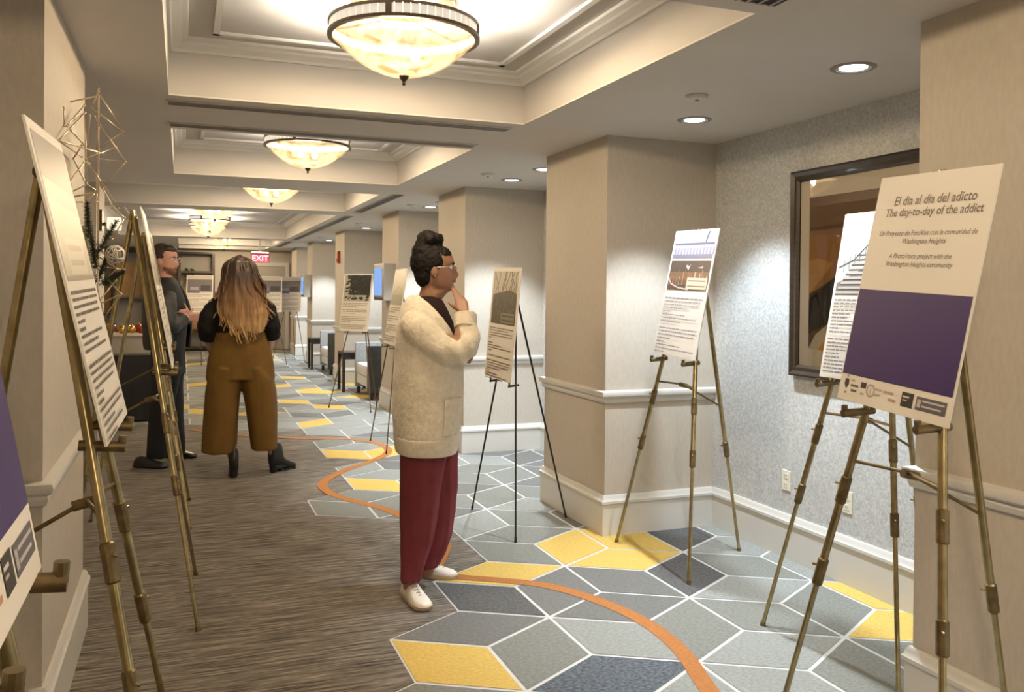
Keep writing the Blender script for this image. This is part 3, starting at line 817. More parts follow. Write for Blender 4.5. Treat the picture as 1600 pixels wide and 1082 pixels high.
# ------------------------------------------------------------------ framed picture with glass
def framed_picture():
    x = XR; ya, yb, za, zb = 2.35+.02, 3.945, 1.045, 2.182
    ya = 2.50
    t = empty('framed_picture', (x, (ya+yb)/2, za)); tag(t, 'large framed print in a dark walnut frame with cream mat on speckled wall', 'picture')
    hy, H = (yb-ya)/2, zb-za
    fw_ = .062
    prof = [(0, 0), (.036, 0), (.042, .012), (.03, .03), (.034, .05), (.02, fw_), (0, fw_)]
    def bar(p0, p1, n0, n1):
        r = []
        for p, n_ in ((p0, n0), (p1, n1)):
            r.append([Vector((-d, p[0]+n_[0]*q, p[1]+n_[1]*q)) for d, q in prof])
        MB().loft(r, True).build('frame_bar', DARKWOOD, t, auto=.5)
    A, B, C_, D = (-hy, 0), (hy, 0), (hy, H), (-hy, H)
    bar(A, B, (1, 1), (-1, 1)); bar(B, C_, (-1, 1), (-1, -1)); bar(C_, D, (-1, -1), (1, -1)); bar(D, A, (1, -1), (1, 1))
    MB().box((-.012, -hy+.05, .05), (-.002, hy-.05, H-.05)).build('mat_board', mat('mat_board', (.62, .57, .48), .7), t)
    # art print: local u from far edge (viewer left, +y) to near
    mw = .135
    u0, u1, v0, v1 = -hy+mw, hy-mw, mw+.02, H-mw-.02
    p = MB()
    W_, Hh = u1-u0, v1-v0
    zc = [0]
    def poly(pts, c):
        zc[0] += .0002
        p.add([(-.0125-zc[0], u1-a*W_, v0+b*Hh) for a, b in pts], [tuple(range(len(pts)))], col=c)
    poly([(0, 0), (1, 0), (1, 1), (0, 1)], (.135, .075, .035))
    poly([(0, .80), (1, .86), (1, 1), (0, 1)], (.20, .125, .07))
    poly([(0, .68), (1, .70), (1, .80), (0, .78)], (.26, .15, .085))
    poly([(0, .36), (.25, .52), (.5, .78), (.3, .75), (0, .74)], (.30, .15, .05))
    poly([(0, .36), (.16, .56), (.05, .60), (0, .58)], (.42, .24, .08))
    poly([(0, .33), (.2, .50), (.34, .66), (.6, .8), (.62, .6), (.35, .3), (0, .1)], (.035, .028, .026))
    poly([(.18, .45), (.34, .62), (.5, .72), (.45, .5), (.3, .3)], (.115, .095, .08))
    poly([(0, .0), (.28, .0), (.25, .16), (.14, .18), (.05, .10)], (.52, .47, .38))
    poly([(.06, .0), (.28, .0), (.26, .13), (.16, .12)], (.55, .30, .05))
    poly([(.55, .80), (.9, .82), (1, .97), (.7, .96)], (.07, .05, .04))
    p.build('art_print', PRINT, t)
    g = bpy.data.materials.new('picture_glass'); g.use_nodes = True
    nt = g.node_tree
    for n_ in list(nt.nodes): nt.nodes.remove(n_)
    out = nt.nodes.new('ShaderNodeOutputMaterial'); tr = nt.nodes.new('ShaderNodeBsdfTransparent'); gl = nt.nodes.new('ShaderNodeBsdfGlossy'); gl.inputs['Roughness'].default_value = .0
    fr = nt.nodes.new('ShaderNodeFresnel'); fr.inputs[0].default_value = 1.6; mx = nt.nodes.new('ShaderNodeMixShader')
    nt.links.new(fr.outputs[0], mx.inputs[0]); nt.links.new(tr.outputs[0], mx.inputs[1]); nt.links.new(gl.outputs[0], mx.inputs[2]); nt.links.new(mx.outputs[0], out.inputs[0])
    MB().add([(-.0175, hy-.05, .05), (-.0175, hy-.05, H-.05), (-.0175, -hy+.05, H-.05), (-.0175, -hy+.05, .05)], [(3, 2, 1, 0)]).build('glass_pane', g, t)
framed_picture()

# ------------------------------------------------------------------ outlets
def outlet(y, z, label):
    t = empty('wall_outlet', (XR, y, z)); tag(t, label, 'outlet', 'wall outlets')
    MB().box((-.006, -.036, -.058), (0, .036, .058)).build('cover_plate', WHITEP, t, bevel=.003)
    for s in (-1, 1):
        o = MB().box((-.008, -.017, .026*s-.016), (-.005, .017, .026*s+.016)).build('socket', WHITEP, t, bevel=.002)
        for yy in (-.007, .007): MB().box((-.0085, yy-.0012, .026*s-.006), (-.0075, yy+.0012, .026*s+.006)).build('slot', DARK, o)
outlet(3.992, .438, 'ivory wall outlet nearer the alcove corner')
outlet(3.512, .425, 'ivory wall outlet nearer the purple poster easel')

# ------------------------------------------------------------------ wall screens, alarm, exit sign
SILVER = mat('silver_plastic', (.42, .40, .37), .35, metal=.4)
SCREEN = mat('lit_blue_screen', (.05, .12, .3), .15, emit=(.25, .48, 1.0), es=.26)
def wall_screen(y0, y1, z0, z1, label):
    t = empty('wall_screen', (XP, (y0+y1)/2, z0)); tag(t, label, 'screen')
    hy = (y1-y0)/2; H = z1-z0
    MB().box((-.15, -hy, 0), (0, hy, H)).build('housing', SILVER, t, bevel=.006)
    MB().box((-.153, -hy+.10, .06), (-.149, hy-.04, H-.05)).build('display', SCREEN, t)
    MB().box((-.154, -hy+.05, .015), (-.149, hy-.05, .035)).build('control_strip', DARK, t)
wall_screen(10.28, 10.86, 1.375, 1.83, 'silver wall screen glowing blue on the pillar behind the foliage poster')
wall_screen(17.55, 18.05, 1.35, 1.80, 'smaller far wall screen glowing pale blue')
t = empty('fire_alarm', (XP, 14.28, 1.94)); tag(t, 'red fire alarm with strobe on a corridor pillar', 'alarm')
RED = mat('alarm_red', (.34, .03, .02), .35)
MB().box((-.045, -.06, 0), (0, .06, .2)).build('housing', RED, t, bevel=.008)
MB().box((-.06, -.03, .11), (-.044, .03, .17)).build('strobe', mat('strobe_lens', (.6, .58, .55), .2), t, bevel=.004)
MB().box((-.05, -.04, .03), (-.044, .04, .08)).build('horn_grille', mat('alarm_dark', (.12, .01, .008), .5), t)

t = empty('exit_sign', (1.405, 17.25, 2.015)); tag(t, 'red glowing EXIT sign hanging from the ceiling', 'sign')
MB().box((-.17, -.025, 0), (.17, .025, .215)).build('housing', mat('exit_housing', (.16, .02, .025), .4), t, bevel=.005)
MB().box((-.16, -.028, .005), (.16, -.0255, .155)).build('face', mat('exit_face', (.75, .07, .10), .4, emit=(1, .06, .12), es=.4), t)
tx = text_mesh('EXIT', .15, 0, .08, t, mat('exit_letters', (.9, .4, .42), .4, emit=(1, .45, .5), es=.55), name='lettering', bold=.003, z=0)
tx.rotation_euler = (math.pi/2, 0, 0); tx.location = (0, -.0295, .08)
MB().box((-.16, -.028, .18), (.16, -.0255, .208)).build('light_bar', mat('exit_bar', (.9, .85, .85), .4, emit=(1, .85, .85), es=.5), t)
MB().box((-.02, -.01, .215), (.02, .01, ZC-2.015+.005)).build('hanger', SILVER, t)

# door at the far end
d = empty('door_1', (2.0, Y1, 0)); tag(d, 'pale panelled door with frame at the far end under the exit sign', 'door', kind='structure')
DOORM = mat('door_paint', (.40, .37, .33), .5)
MB().box((-.43, -.045, .005), (.43, -.005, 2.08)).build('leaf', DOORM, d, bevel=.003)
for z0, z1 in ((.2, .95), (1.1, 1.95)): MB().box((-.3, -.052, z0), (.3, -.044, z1)).build('panel', DOORM, d, bevel=.003)
fm = MB().box((-.52, -.07, 0), (-.43, 0, 2.17)); fm.box((.43, -.07, 0), (.52, 0, 2.17)); fm.box((-.43, -.07, 2.08), (.43, 0, 2.17)); fm.build('door_frame', TRIM, d)
MB().tube([(.36, -.05, 1.0), (.36, -.1, 1.0), (.28, -.1, 1.0)], .01, 8).build('handle', CHROME, d, smooth=True)

# bookcase wall at the far end
bk = empty('bookcase', (-.45, Y1, 0)); tag(bk, 'dark framed wall bookcase with tan back panels at the far end', 'bookcase')
x0, x1 = -1.9, 1.19; H = 2.36
MB().box((x0, -.05, .1), (x1, -.01, H)).build('back_panel', mat('bookcase_back', (.27, .25, .22), .6), bk)
TAN = mat('tan_panel', (.36, .21, .085), .55, var=.15, scale=5)
for (a, b, z0, z1) in ((-.05, .30, .95, 2.1), (.50, 1.10, 1.35, 1.85), (.50, 1.10, .35, .8), (-1.0, -.4, 1.3, 2.1), (-1.8, -1.1, .9, 1.6)):
    MB().box((a, -.07, z0), (b, -.045, z1)).build('tan_panel', TAN, bk)
for a in (x0, -1.05, -.35, .36, x1-.06): MB().box((a, -.33, 0), (a+.06, -.01, H)).build('upright', DARKWOOD, bk)
for (a, b, z) in ((x0, -1.05, .9), (x0, -1.05, 1.65), (-1.05, -.35, 1.25), (-.35, .36, .9), (-.35, .36, 2.12), (.36, x1, 1.9), (.36, x1, 1.2), (x0, x1, .08), (x0, x1, H), (-1.05, x1, .5), (-.35, .36, 1.62)):
    MB().box((a+.06, -.32, z-.025), (b, -.01, z+.025)).build('shelf', DARKWOOD, bk)
rnd = random.Random(2)
va = empty('vase', (-.45+.62, Y1-.18, 1.645)); tag(va, 'small dark plant in a round vase on the far bookcase', 'vase')
MB().lathe([(.001, 0), (.05, 0), (.08, .06), (.06, .12), (.04, .15), (.035, .15), (.001, .14)], 20).build('body', BLACKM, va, smooth=True)
lv = MB()
for k in range(26):
    a = rnd.uniform(0, 6.28); r = rnd.uniform(.03, .11); z = rnd.uniform(.16, .34)
    lv.ball((r*math.cos(a), r*math.sin(a), z), .035, 6, 4, sc=(1, 1, .5))
tag(lv.build('leaves', mat('dark_leaf', (.03, .05, .025), .6), va), kind='stuff')
# ------------------------------------------------------------------ armchairs and side tables in the alcoves
UPH = mat('grey_upholstery', (.33, .34, .35), .8, var=.1, scale=40, bump=.3, bscale=350, spec=.2)
UPHL = mat('pale_upholstery', (.58, .58, .57), .8, var=.06, scale=30, bump=.3, bscale=350, spec=.2)
CHAR = mat('charcoal_panel', (.055, .055, .055), .55, var=.2, scale=15)
BLKW = mat('black_wood', (.018, .014, .012), .35)
def pad(mb_lo, mb_hi, name, m, parent, bev=.03):
    return MB().box(mb_lo, mb_hi).build(name, m, parent, auto=.9, bevel=bev)
def armchair(x, y, L, label):
    """faces -X, near side panel at local y=0, length L along +y, depth .78"""
    t = empty('armchair', (x, y, 0)); tag(t, label, 'armchair', 'grey alcove armchairs')
    D = .76
    pad((0, 0, .10), (D, .085, .74), 'side_panel', CHAR, t, .012)
    pad((0, L-.085, .10), (D, L, .74), 'side_panel', UPH, t, .012)
    pad((.02, .085, .16), (D, L-.085, .30), 'seat_base', UPHL, t, .012)
    pad((0, .09, .30), (D-.15, L-.09, .46), 'seat_cushion', UPHL, t, .045)
    M = Matrix.Rotation(.13, 4, 'Y')
    b = MB().box((0, .09, 0), (.15, L-.09, .56), M=Matrix.Translation((D-.20, 0, .34)) @ M).build('backrest', UPHL, t, auto=.9, bevel=.04)
    pad((D-.28, .05, .74), (D-.02, .30, .86), 'bolster', UPHL, t, .04)
    for (a, c) in ((.03, .02), (D-.07, .02), (.03, L-.06), (D-.07, L-.06)):
        MB().box((a, c, 0), (a+.045, c+.045, .12)).build('leg', BLKW, t)
def side_table(x, y, label):
    t = empty('side_table', (x, y, 0)); tag(t, label, 'table', 'black alcove side tables')
    MB().box((0, 0, .55), (.42, .42, .585)).build('table_top', BLKW, t, bevel=.004)
    for a in (0, .38):
        for c in (0, .38): MB().box((a, c, 0), (a+.04, c+.04, .55)).build('leg', BLKW, t)
    MB().box((.04, .01, .48), (.38, .03, .55)).build('apron', BLKW, t); MB().box((.04, .39, .48), (.38, .41, .55)).build('apron', BLKW, t)
armchair(2.36, 11.55, .98, 'grey armchair with dark side panel in the nearer alcove')
side_table(2.20, 12.62, 'small black side table beside the nearer grey armchair')
armchair(2.40, 15.2, .98, 'grey armchair with dark side panel in the farther alcove')
side_table(2.26, 16.35, 'small black side table beside the farther grey armchair')

# ------------------------------------------------------------------ draped table and what stands on it (far left)
CLOTH = mat('black_tablecloth', (.012, .011, .011), .8, sheen=.2)
t = empty('draped_table', (-.72, 11.1, 0)); tag(t, 'table under a floor length black cloth behind the man', 'table')
rings = []
for z, g in ((.02, .045), (.2, .035), (.5, .018), (.72, .004), (.75, 0), (.752, -.03)):
    ring = []
    for k in range(96):
        a = 2*math.pi*k/96; cx_, sx_ = math.cos(a), math.sin(a)
        q = max(abs(cx_), abs(sx_)); px_, py_ = cx_/q*.42, sx_/q*.62
        w_ = math.sin(a*22)*g*.6
        ring.append(Vector((px_*(1+g+w_*.7), py_*(1+g+w_*.5), z)))
    rings.append(ring)
MB().loft(rings, True).build('tablecloth', CLOTH, t, auto=.8)
MB().box((-.40, -.60, .70), (.40, .60, .73)).build('table_top', BLKW, t)
for a in (-.34, .34):
    for c in (-.52, .52): MB().box((a-.02, c-.02, 0), (a+.02, c+.02, .7)).build('leg', BLKW, t)
PALEBOX = mat('pale_display_box', (.38, .34, .29), .5)
t = empty('display_box', (-.66, 10.85, .753)); tag(t, 'low pale display box on the black draped table', 'box')
MB().box((-.28, -.2, 0), (.32, .2, .20)).build('body', PALEBOX, t, bevel=.004); MB().box((-.30, -.22, .20), (.34, .22, .225)).build('lid', mat('pale_lid', (.6, .53, .42), .4), t, bevel=.004)
GOLD = mat('gold_ornament', (.65, .40, .12), .25, metal=.9)
REDO = mat('red_ornament', (.30, .04, .03), .25, metal=.4)
rnd = random.Random(6)
pos = [(-.2, -.05), (-.09, .04), (.02, -.06), (.12, .05), (.22, -.04), (-.14, .14), (.07, .14), (.19, .13)]
ow = ['front left', 'second from left', 'front middle', 'second from right', 'front right', 'rear left', 'rear middle', 'rear right']
for k, (a, c) in enumerate(pos):
    r = rnd.uniform(.04, .055)
    o = empty('bauble', (-.66+a, 10.85+c, .978)); red = k % 3 == 1
    tag(o, '%s shiny bauble on the pale display box, %s' % ('red' if red else 'gold', ow[k]), 'ornament', 'baubles on the display box')
    MB().ball((0, 0, r), r, 16, 10).build('ball', REDO if red else GOLD, o, smooth=True); MB().tube([(0, 0, 2*r-.004), (0, 0, 2*r+.014)], .010, 10).build('cap', GOLD, o)

# ------------------------------------------------------------------ wire sculpture, fir and ball on the left pillar
SILV = mat('champagne_wire', (.55, .46, .34), .28, metal=.9)
sc = empty('wire_sculpture', (-.403, 3.72, 1.3)); tag(sc, 'geometric champagne metal wire sculpture mounted on the left pillar', 'sculpture')
za = lambda x, y: (90+x/5.694, 140+y/5.694)
zb_ = lambda x, y: (120+x/5.41, 320+y/5.41)
R1 = [((360,20),(580,370)), ((310,165),(575,375)), ((580,370),(370,525)), ((330,240),(605,645)), ((605,645),(335,610)), ((605,645),(420,860)), ((290,230),(255,610)), ((250,615),(520,515)), ((370,320),(345,545)),
      ((345,550),(250,530)), ((80,325),(240,140)), ((80,325),(245,205)), ((10,455),(245,215)), ((10,455),(215,600)), ((120,365),(235,490)), ((240,150),(260,830)), ((140,615),(215,500)), ((20,455),(400,570)), ((110,815),(235,650)),
      ((140,615),(235,805)), ((250,620),(545,1060)), ((280,660),(500,1060)), ((130,910),(260,845)), ((260,845),(350,900)), ((350,900),(245,1020)), ((150,1000),(220,1000)), ((260,650),(345,770)), ((345,770),(350,1000)), ((360,20),(310,165)), ((420,860),(350,770)), ((55,160),(60,320))]
R2 = [((300,30),(405,110)), ((405,110),(300,290)), ((50,190),(335,545)), ((335,545),(170,700)), ((100,380),(330,540)), ((150,520),(330,545)), ((335,545),(405,550)), ((270,640),(375,755)), ((375,755),(195,840)), ((375,750),(230,960)), ((330,640),(200,800)), ((50,190),(100,380)), ((200,800),(230,960)), ((170,700),(200,800))]
segs = [(za(*a), za(*b)) for a, b in R1] + [(zb_(*a), zb_(*b)) for a, b in R2]
node = {}
org = Vector((-.403, 3.72, 1.3))
rnd = random.Random(3)
def npt(p):
    key = (round(p[0]/3), round(p[1]/3))
    if key not in node:
        y = 3.62 + rnd.uniform(-.10, .14)
        q = on_y(p[0], p[1], y)
        if q.x < -.388: q = on_x(p[0], p[1], -.388)
        node[key] = q - org
    return node[key]
for a, b in segs:
    A_, B_ = npt(a), npt(b)
    if (B_-A_).length > .01: MB().tube([A_, B_], .0028, 6).build('rod', SILV, sc, smooth=True)
for q in list(node.values()): MB().ball(q, .0048, 8, 6).build('joint', SILV, sc, smooth=True)
for z in (.15, .55, .92):
    MB().tube([(0, .0, z), (.10, -.05, z+.02)], .0035, 8).build('wall_bracket', SILV, sc)
MB().tube([(.10, -.05, .10), (.10, -.05, .97)], .0035, 8).build('spine', SILV, sc)

FIRM = mat('fir_needles', (.028, .042, .02), .7, var=.3, scale=30)
TWIG = mat('fir_twig', (.09, .055, .03), .8)
def fir(px0, px1, y, seed, label):
    a = on_y(*px0, y); b = on_y(*px1, y)
    t = empty('fir_branch', a); tag(t, label, 'fir branch', 'fir branches on the wire sculpture')
    d = b-a; rnd = random.Random(seed); nd = MB()
    MB().tube([(0, 0, 0), d*.5+Vector((.006, 0, .004)), d], [.003, .0025, .001], 6).build('twig', TWIG, t)
    side = d.normalized().cross(Vector((0, 1, 0)))
    for k in range(520):
        s_ = rnd.random(); p = d*s_
        dirn = (d.normalized()*.5 + Vector((rnd.uniform(-1, 1), rnd.uniform(-.7, .7), rnd.uniform(-1, 1)))).normalized()
        ln = rnd.uniform(.018, .034)*(1.1-.5*s_)
        n_ = dirn.cross(Vector((rnd.random(), rnd.random(), rnd.random()))).normalized()*.0014
        nd.add([p-n_, p+n_, p+dirn*ln], [(0, 1, 2)])
    tag(nd.build('needles', FIRM, t), kind='stuff')
fir((138, 372), (136, 318), 3.66, 1, 'dark green fir sprig standing upright beside the poster edge')
fir((150, 400), (182, 345), 3.66, 2, 'dark green fir sprig leaning right above the silver ball')
fir((152, 440), (170, 392), 3.70, 3, 'dark green fir sprig tucked under the silver ball')
fir((150, 420), (142, 368), 3.64, 4, 'bushy fir sprig at the centre of the wire sculpture')
fir((160, 445), (192, 425), 3.68, 5, 'lowest fir sprig under the silver ball')
WICK = mat('silver_wicker', (.55, .52, .47), .45, metal=.3)
c = on_y(180, 398, 3.66)
t = empty('wicker_ball', c); tag(t, 'silver wicker ball caught in the wire sculpture', 'ornament')
rnd = random.Random(9)
MB().ball((0, 0, 0), .032, 16, 10).build('core', mat('wicker_core', (.20, .18, .15), .7), t, smooth=True)
for k in range(14):
    M = Matrix.Rotation(rnd.uniform(0, 6.28), 3, Vector((rnd.uniform(-1, 1), rnd.uniform(-1, 1), rnd.uniform(-1, 1))).normalized()) @ Matrix.Rotation(rnd.uniform(0, 3.14), 3, 'X')
    MB().tube([M @ Vector((.0345*math.cos(u*2*math.pi/20), .0345*math.sin(u*2*math.pi/20), 0)) for u in range(21)], .0028, 5, cap=False).build('strand', WICK, t, smooth=True)

# sconce on the left pillar beyond
t = empty('wall_sconce', (-.735, 9.0, 2.02)); tag(t, 'square glowing glass sconce high on the far left pillar', 'sconce')
MB().box((0, -.06, .02), (.03, .06, .22)).build('back_plate', BRONZE, t, bevel=.004)
MB().box((.07, -.06, .03), (.19, .06, .15)).build('shade', mat('sconce_glass', (.8, .76, .68), .4, emit=(1, .86, .64), es=.3), t, bevel=.012)
MB().box((.02, -.012, .07), (.06, .012, .10)).build('arm', BRONZE, t)
# ------------------------------------------------------------------ people
def remesh(mb, name, m, parent, voxel=.006, smooth=6, disp=None, extra=None):
    """union of closed pieces -> one continuous smooth skin"""
    if extra is not None:
        mb.add([v.co for v in extra.vertices], [tuple(p.vertices) for p in extra.polygons])
    o = mb.build('tmp', m); me = o.data
    bm = bmesh.new(); bm.from_mesh(me); bmesh.ops.recalc_face_normals(bm, faces=bm.faces); bm.to_mesh(me); bm.free()
    r = o.modifiers.new('r', 'REMESH'); r.mode = 'VOXEL'; r.voxel_size = voxel
    if smooth:
        s_ = o.modifiers.new('s', 'SMOOTH'); s_.iterations = smooth; s_.factor = .5
    dg = bpy.context.evaluated_depsgraph_get(); dg.update()
    nm = bpy.data.meshes.new_from_object(o.evaluated_get(dg)); nm.name = name
    bpy.data.objects.remove(o, do_unlink=True)
    if not nm.materials: nm.materials.append(m)
    if disp:
        nrm = [v.normal.copy() for v in nm.vertices]
        for v, n_ in zip(nm.vertices, nrm): v.co += n_*disp(v.co)
    nm.shade_smooth()
    q = bpy.data.objects.new(name, nm)
    return link(q, parent)
def ringp(cx, cy, rx, ry, z, n=32, p=2.2, th0=0., th1=2*math.pi, open_=False):
    out = []
    for k in range(n):
        th = th0 + (th1-th0)*k/((n-1) if open_ else n)
        c, s_ = math.cos(th), math.sin(th)
        out.append(Vector((cx + rx*math.copysign(abs(c)**(2/p), c), cy + ry*math.copysign(abs(s_)**(2/p), s_), z)))
    return out
class Frame:
    def __init__(s, name, gx, gy, ang, label):
        s.t = empty(name, (gx, gy, 0), ang); tag(s.t, label, 'person')
        s.Mi = (Matrix.Translation((gx, gy, 0)) @ Matrix.Rotation(ang, 4, 'Z')).inverted()
        s.o = s.Mi @ CAM
    def loc(s, px, py, axis=1, val=0.):
        d = s.Mi.to_3x3() @ ray(px, py)
        return s.o + d*((val - s.o[axis])/d[axis])
HEADR = [(-.045, .028, -.070, .054), (-.02, .045, -.072, .055), (-.004, .066, -.070, .050), (.004, .080, -.070, .044), (.014, .086, -.074, .052), (.03, .085, -.080, .060), (.05, .085, -.087, .066), (.075, .085, -.094, .070), (.095, .085, -.099, .073),
         (.115, .083, -.102, .0745), (.13, .087, -.103, .0755), (.15, .088, -.104, .0755), (.17, .082, -.101, .073), (.19, .068, -.093, .066), (.207, .046, -.076, .052), (.218, .02, -.05, .034), (.223, -.005, -.02, .012)]
def head_into(mb, M, sc=1.0):
    """head loft in head space (x forward, z up, chin z=0) transformed by M"""
    rings = []; N = 44
    for z, fr, bk, hw in HEADR:
        cx, rx = (fr+bk)/2, (fr-bk)/2; r = []
        for k in range(N):
            th = 2*math.pi*k/N; tt = math.atan2(math.sin(th), math.cos(th))
            c, s_ = math.cos(th), math.sin(th)
            x = cx + rx*c; y = hw*s_*(1 - .10*max(0, c)**2)
            g = lambda w, c0=0.: math.exp(-((tt-c0)/w)**2)
            e = 0
            nz = {True: 0}
            def bump(zc, wz): return math.exp(-((z-zc)/wz)**2)
            e += .028*g(.16)*bump(.078, .014) + .016*g(.14)*bump(.098, .018)          # nose
            e += .009*g(.28)*bump(.050, .009) + .007*g(.35)*bump(.012, .011) - .005*g(.35)*bump(.032, .007)
            e -= .009*(g(.22, .42)+g(.22, -.42))*bump(.114, .014)
            e += .004*(g(.4, .45)+g(.4, -.45))*bump(.134, .010)
            x += e
            r.append(M @ (Vector((x, y, z))*sc))
        rings.append(r)
    mb.loft(rings, True)
    for s_ in (-1, 1):     # ears
        mb.ball(M @ (Vector((-.012, .076*s_, .094))*sc), .03*sc, 10, 8, sc=(.62, .28, 1.0), M=M.to_3x3())
def head_details(M, parent, eye_col, lip_col, brow_col, glasses=None, sc=1.0):
    f = lambda *p: M @ (Vector(p)*sc)
    EYE = mat('eye_white', (.7, .68, .64), .2); IR = mat('iris_'+eye_col, (.05, .03, .018) if eye_col == 'brown' else (.12, .14, .14), .2)
    for s_ in (-1, 1):
        e = MB().ball(f(.0705, .030*s_, .114), .0115*sc, 12, 8).build('eye', EYE, parent, smooth=True)
        MB().ball(f(.0785, .0302*s_, .114), .0052*sc, 10, 6).build('iris', IR, e, smooth=True)
        MB().tube([f(.0875, .012*s_, .131), f(.087, .028*s_, .137), f(.074, .047*s_, .132)], [.0028*sc, .0036*sc, .0018*sc], 6).build('eyebrow', brow_col, parent, smooth=True)
    MB().tube([f(.083, -.022, .049), f(.0915, -.008, .052), f(.0925, 0, .0505), f(.0915, .008, .052), f(.083, .022, .049)], [.001*sc, .0038*sc, .004*sc, .0038*sc, .001*sc], 8).build('lips', lip_col, parent, smooth=True)
    MB().tube([f(.083, -.019, .0465), f(.0915, 0, .0435), f(.083, .019, .0465)], [.001*sc, .0045*sc, .001*sc], 8).build('lips', lip_col, parent, smooth=True)
    if glasses:
        g = None
        for s_ in (-1, 1):
            pts = [f(.0985-.006*abs(math.sin(u*math.pi/10-0)*0), .031*s_+.0225*math.cos(u*2*math.pi/20), .112+.018*math.sin(u*2*math.pi/20)) for u in range(21)]
            o = MB().tube(pts, .0017*sc, 6, cap=False).build('glasses_rim', glasses, parent, smooth=True)
            MB().tube([f(.097, .053*s_, .116), f(.07, .0735*s_, .117), f(-.005, .081*s_, .114), f(-.022, .079*s_, .098)], .0016*sc, 6).build('glasses_temple', glasses, parent, smooth=True)
        MB().tube([f(.0985, -.009, .115), f(.106, 0, .118), f(.0985, .009, .115)], .0016*sc, 6).build('glasses_bridge', glasses, parent, smooth=True)
def hand_into(mb, W, ax, side, nrm, curls, sc=1.0, thumb=(.75, .55, .35)):
    """ax: wrist to knuckles, side: towards the thumb, nrm: out of the palm"""
    ax, side, nrm = ax.normalized(), side.normalized(), nrm.normalized()
    offs = (.026, .009, -.009, -.025); lens = (.93, 1.05, .97, .78); kn = (.082, .086, .081, .073)
    for o_, L_, k_, c in zip(offs, lens, kn, curls):
        K = W + (ax*k_ + side*o_)*sc
        mb.tube([W + (ax*-.01 + side*o_*.55)*sc, W + (ax*.03 + side*o_*.8)*sc, K], [.0125*sc, .0135*sc, .0105*sc], 10)
        mb.ball(K, .0105*sc, 8, 6)
        p = K; ang = 0.
        for ph, (ln, rr) in enumerate(((.043, .0088), (.027, .0080), (.021, .0070))):
            ang += c*(.9 if ph == 0 else 1.1)
            d = ax*math.cos(ang) + nrm*math.sin(ang) + side*(o_*1.6)
            q = p + d.normalized()*ln*L_*sc
            mb.tube([p, q], [rr*sc, rr*.92*sc], 9); mb.ball(q, rr*.95*sc, 8, 6)
            p = q
    b = W + (ax*.018 + side*.022)*sc
    d = (side*thumb[0] + ax*thumb[1] + nrm*thumb[2]).normalized()
    q = b + d*.048*sc; mb.tube([b, q], [.015*sc, .0105*sc], 9); mb.ball(q, .0105*sc, 8, 6)
    d2 = (d + ax*.5 + nrm*.15).normalized()
    r2 = q + d2*.034*sc; mb.tube([q, r2], [.0098*sc, .008*sc], 9); mb.ball(r2, .0082*sc, 8, 6)
def nails(parent, *a): pass
LACE = mat('shoe_lace', (.62, .56, .48), .7)
def shoe(parent, x, y, ang, L=.27, kind='sneaker', upper=None, sole=None, z0=0.):
    """local heel at origin, toe along +x"""
    t = empty('shoe', (x, y, z0), ang, parent)
    k = L/.27
    prof = [(0, .026, .052), (.008, .032, .075), (.03, .035, .092), (.065, .036, .098), (.10, .038, .088), (.14, .042, .070), (.18, .046, .056), (.215, .046, .048), (.245, .038, .042), (.262, .024, .036), (.27, .008, .030)]
    rings = []
    for x_, w_, h_ in prof:
        r = []
        for q in range(17):
            th = math.pi*q/16; r.append(Vector((x_*k, w_*math.copysign(abs(math.cos(th))**.8, math.cos(th))*k, .018 + (h_-.018)*math.sin(th)**.75)))
        rings.append(r)
    MB().loft(rings, True).build('upper', upper, t, auto=1.0, weld=True)
    so = []
    for z, g in ((.0, .94), (.004, 1.0), (.022, 1.04), (.026, 1.0)):
        ring = []
        for x_, w_, h_ in prof: ring.append(Vector(((.135 + (x_-.135)*g)*k, w_*1.06*g*k, z)))
        for x_, w_, h_ in reversed(prof): ring.append(Vector(((.135 + (x_-.135)*g)*k, -w_*1.06*g*k, z)))
        so.append(ring)
    MB().loft(so, True).build('sole', sole, t, auto=.9)
    if kind == 'sneaker':
        for q in range(5):
            x_ = (.105+q*.020)*k; h_ = .086 - q*.0085
            MB().tube([(x_, .022*k, h_-.012), (x_+.006, 0, h_+.006), (x_, -.022*k, h_-.012)], .0042, 6).build('lace', LACE, t, smooth=True)
        MB().tube([(.10*k, .004, .093), (.085*k, .02, .104), (.10*k, .03, .092)], .004, 6).build('lace', LACE, t, smooth=True)
        MB().tube([(.004, 0, .06), (-.004, 0, .10)], [.012, .009], 8, flat=.5).build('heel_tab', upper, t, smooth=True)
    return t
def solid_shell(rings, name, m, parent, th=.010, closed=False):
    o = MB().loft(rings, False, closed=closed).build('tmp', m)
    s_ = o.modifiers.new('s', 'SOLIDIFY'); s_.thickness = th; s_.offset = -1
    u_ = o.modifiers.new('u', 'SUBSURF'); u_.levels = 1; u_.render_levels = 1
    dg = bpy.context.evaluated_depsgraph_get(); dg.update()
    me = bpy.data.meshes.new_from_object(o.evaluated_get(dg)); me.name = name
    bpy.data.objects.remove(o, do_unlink=True); me.shade_smooth()
    if parent is None: return me
    return link(bpy.data.objects.new(name, me), parent)
def sleeve(pts, rad, name, m, parent, wr=.004, seed=0, n=20):
    P = [Vector(p) for p in pts]; pp = catmull(P, 8)
    rr = []
    for i in range(len(pp)):
        u = i/8; k = min(int(u), len(rad)-2); f_ = u-k; rr.append(rad[k]*(1-f_)+rad[k+1]*f_)
    mb = MB().tube(pp, rr, n)
    mb.v = [tuple(Vector(v) + Vector(noise.noise_vector(Vector(v)*14+Vector((seed, 0, 0))))*wr) for v in mb.v]
    return mb

